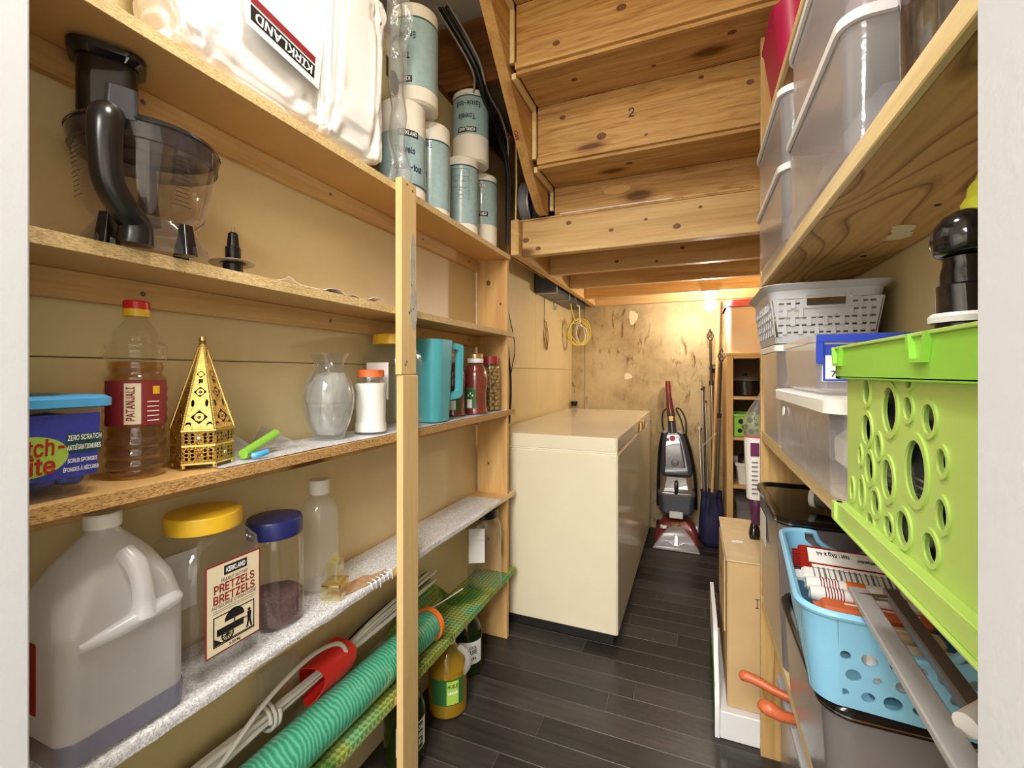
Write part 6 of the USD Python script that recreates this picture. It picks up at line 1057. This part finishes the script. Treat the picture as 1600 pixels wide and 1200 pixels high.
part(cc, "hose", tube([(0.055, 0.14, 0.69), (0.05, 0.15, 0.78), (0.02, 0.17, 0.845), (-0.01, 0.18, 0.85), (0.02, 0.17, 0.78), (0.04, 0.15, 0.70)], 0.005, 8), "black_rubber"); part(cc, "hose", tube([(-0.085, 0.14, 0.69), (-0.10, 0.15, 0.76), (-0.092, 0.16, 0.83), (-0.06, 0.165, 0.86)], 0.005, 8), "black_rubber")
# ---------------------------------------------------------------- rods in the navy bag
nb_ = thing("navy_bag", "navy fabric drawstring bag standing on the floor holding rods", "bag", (0.100, 3.115, 0.0))
def nbag():
    m = loft([(0.002, 0.060, 0.060, 0.05), (0.03, 0.078, 0.080, 0.06), (0.14, 0.080, 0.082, 0.062), (0.24, 0.074, 0.074, 0.06), (0.31, 0.066, 0.064, 0.055), (0.345, 0.070, 0.066, 0.055), (0.345, 0.064, 0.060, 0.05), (0.06, 0.06, 0.06, 0.05)], 10)
    m = m.subdivide().subdivide(); v = m.vertices; k = 1 + 0.30 * (meshkit.fbm(v * np.array([22, 22, 9.0]), 3, 4) - 0.5) + 0.07 * np.sin(np.arctan2(v[:, 1], v[:, 0]) * 9) * np.clip((v[:, 2] - 0.1) / 0.2, 0, 1)
    v[:, :2] *= 0.86 * k[:, None]; m.vertices = v; return m
part(nb_, "bag_body", nbag(), "navy_fabric", smooth=True); part(nb_, "drawstring", tube([(0.06 * math.cos(a), 0.06 * math.sin(a), 0.315) for a in np.linspace(0, 2 * math.pi, 24)], 0.070 * 0 + 0.003, 6, 2), "cable_black")
def finial(t, o, d, s):
    d = np.array(d) / np.linalg.norm(d); a = np.cross(d, (0, 1, 0)); a /= np.linalg.norm(a); b = np.cross(d, a); o = np.array(o); W = []
    for k in range(4):
        P = []
        for u in np.linspace(0, 1, 9):
            th = k * math.pi / 2 + u * math.pi; r_ = 0.020 * s * math.sin(math.pi * u) ** 0.8; P.append(o + d * (0.075 * s * u) + a * r_ * math.cos(th) + b * r_ * math.sin(th))
        W.append(tube(P, 0.0030 * s, 6, 2))
    part(t, "cage_finial", cat(W + [at(trimesh.creation.icosphere(2, 0.006 * s), *(o + d * 0.079 * s)), at(trimesh.creation.icosphere(2, 0.006 * s), *(o - d * 0.002))]), "bronze_rod", "twisted cage finial", world=True)
rods = [((0.098, 3.235, 1.30), (0.120, 3.11, 0.07), 0.0085, "bronze_rod", "dark curtain rod with cage finial, leftmost of the tall rods", 1.0, True),
        ((0.152, 3.00, 1.160), (0.122, 3.125, 0.07), 0.0085, "bronze_rod", "curtain rod with cage finial leaning beside the far cabinet", 1.0, True)]
for i, (a, b, r_, m, lab, s_, fin) in enumerate(rods):
    t = thing("curtain_rod", lab, "curtain rod", b); a_, b_ = np.array(a), np.array(b); d = a_ - b_; mid = a_ - d * (0.22 if i == 0 else 0.30)
    part(t, "upper_rod", tube([mid, a_], r_ * 0.8, 12, smooth=False), "bronze_rod", world=True); part(t, "lower_rod", tube([b_, mid], r_ * 1.2, 12, smooth=False), "brushed_rod", world=True); part(t, "collar", tube([mid - d * 0.012, mid + d * 0.012], r_ * 1.6, 14, smooth=False), "bronze_rod", world=True); finial(t, a_ + d * 0.004, d, s_)
bh_ = thing("broom_handle", "long pale wooden pole leaning into the corner under the bulb", "pole", (0.09, 3.10, 0.02)); part(bh_, "pole", tube([(0.094, 3.075, 0.07), (0.151, 3.22, 1.560)], [0.0095, 0.0095], 12, smooth=False), "pine_z", world=True)
dk = thing("dark_mop_rod", "thin steel rod topped by a dark round knob between the curtain rods", "rod", (0.10, 3.1, 0.07)); part(dk, "rod", tube([(0.098, 3.145, 0.07), (0.121, 3.245, 1.10)], [0.007, 0.007], 10, smooth=False), "brushed_rod", world=True); part(dk, "knob", at(lathe([(0, -0.03), (0.018, -0.024), (0.032, 0.0), (0.026, 0.02), (0, 0.03)], 20), 0.122, 3.245, 1.125), "bronze_rod", world=True)
for i, (x, z, x1, m) in enumerate(((0.046, 0.985, 0.062, "brushed_rod"), (0.058, 0.995, 0.074, "bronze_rod"), (0.068, 0.90, 0.084, "brushed_rod"), (0.030, 0.72, 0.052, "brushed_rod"), (0.050, 0.71, 0.064, "white_plastic"))):
    t = thing("thin_rod", ["thin steel rod with end cap, left of the curtain rods", "thin dark rod just right of the capped steel rod", "steel rod of middling height beside the thin dark rod", "short steel rod with a white end cap at the far left", "short white rod between the steel rods"][i], "rod", (x1, 3.09, 0.07), 0, "thin rods in the navy bag")
    yb_ = (3.075, 3.085, 3.105, 3.125, 3.145)[i]
    part(t, "rod", tube([(x1, yb_, 0.07), (x, yb_ + 0.055 + 0.02 * i, z)], [0.006, 0.0048], 9, smooth=False), m, world=True); part(t, "end_cap", at(lathe([(0, 0), (0.0085, 0), (0.0085, 0.012), (0.006, 0.015), (0, 0.015)], 14), x, yb_ + 0.055 + 0.02 * i, z), "white_plastic" if i == 3 else "bronze_rod", world=True)
solo("plastic_tie", tube([(0.035, 3.06, 0.62), (0.07, 3.055, 0.66), (0.12, 3.07, 0.71), (0.165, 3.12, 0.74)], [0.005, 0.007, 0.006, 0.004], 8), "clear_film", "clear plastic strip tied around the rods", "strip")
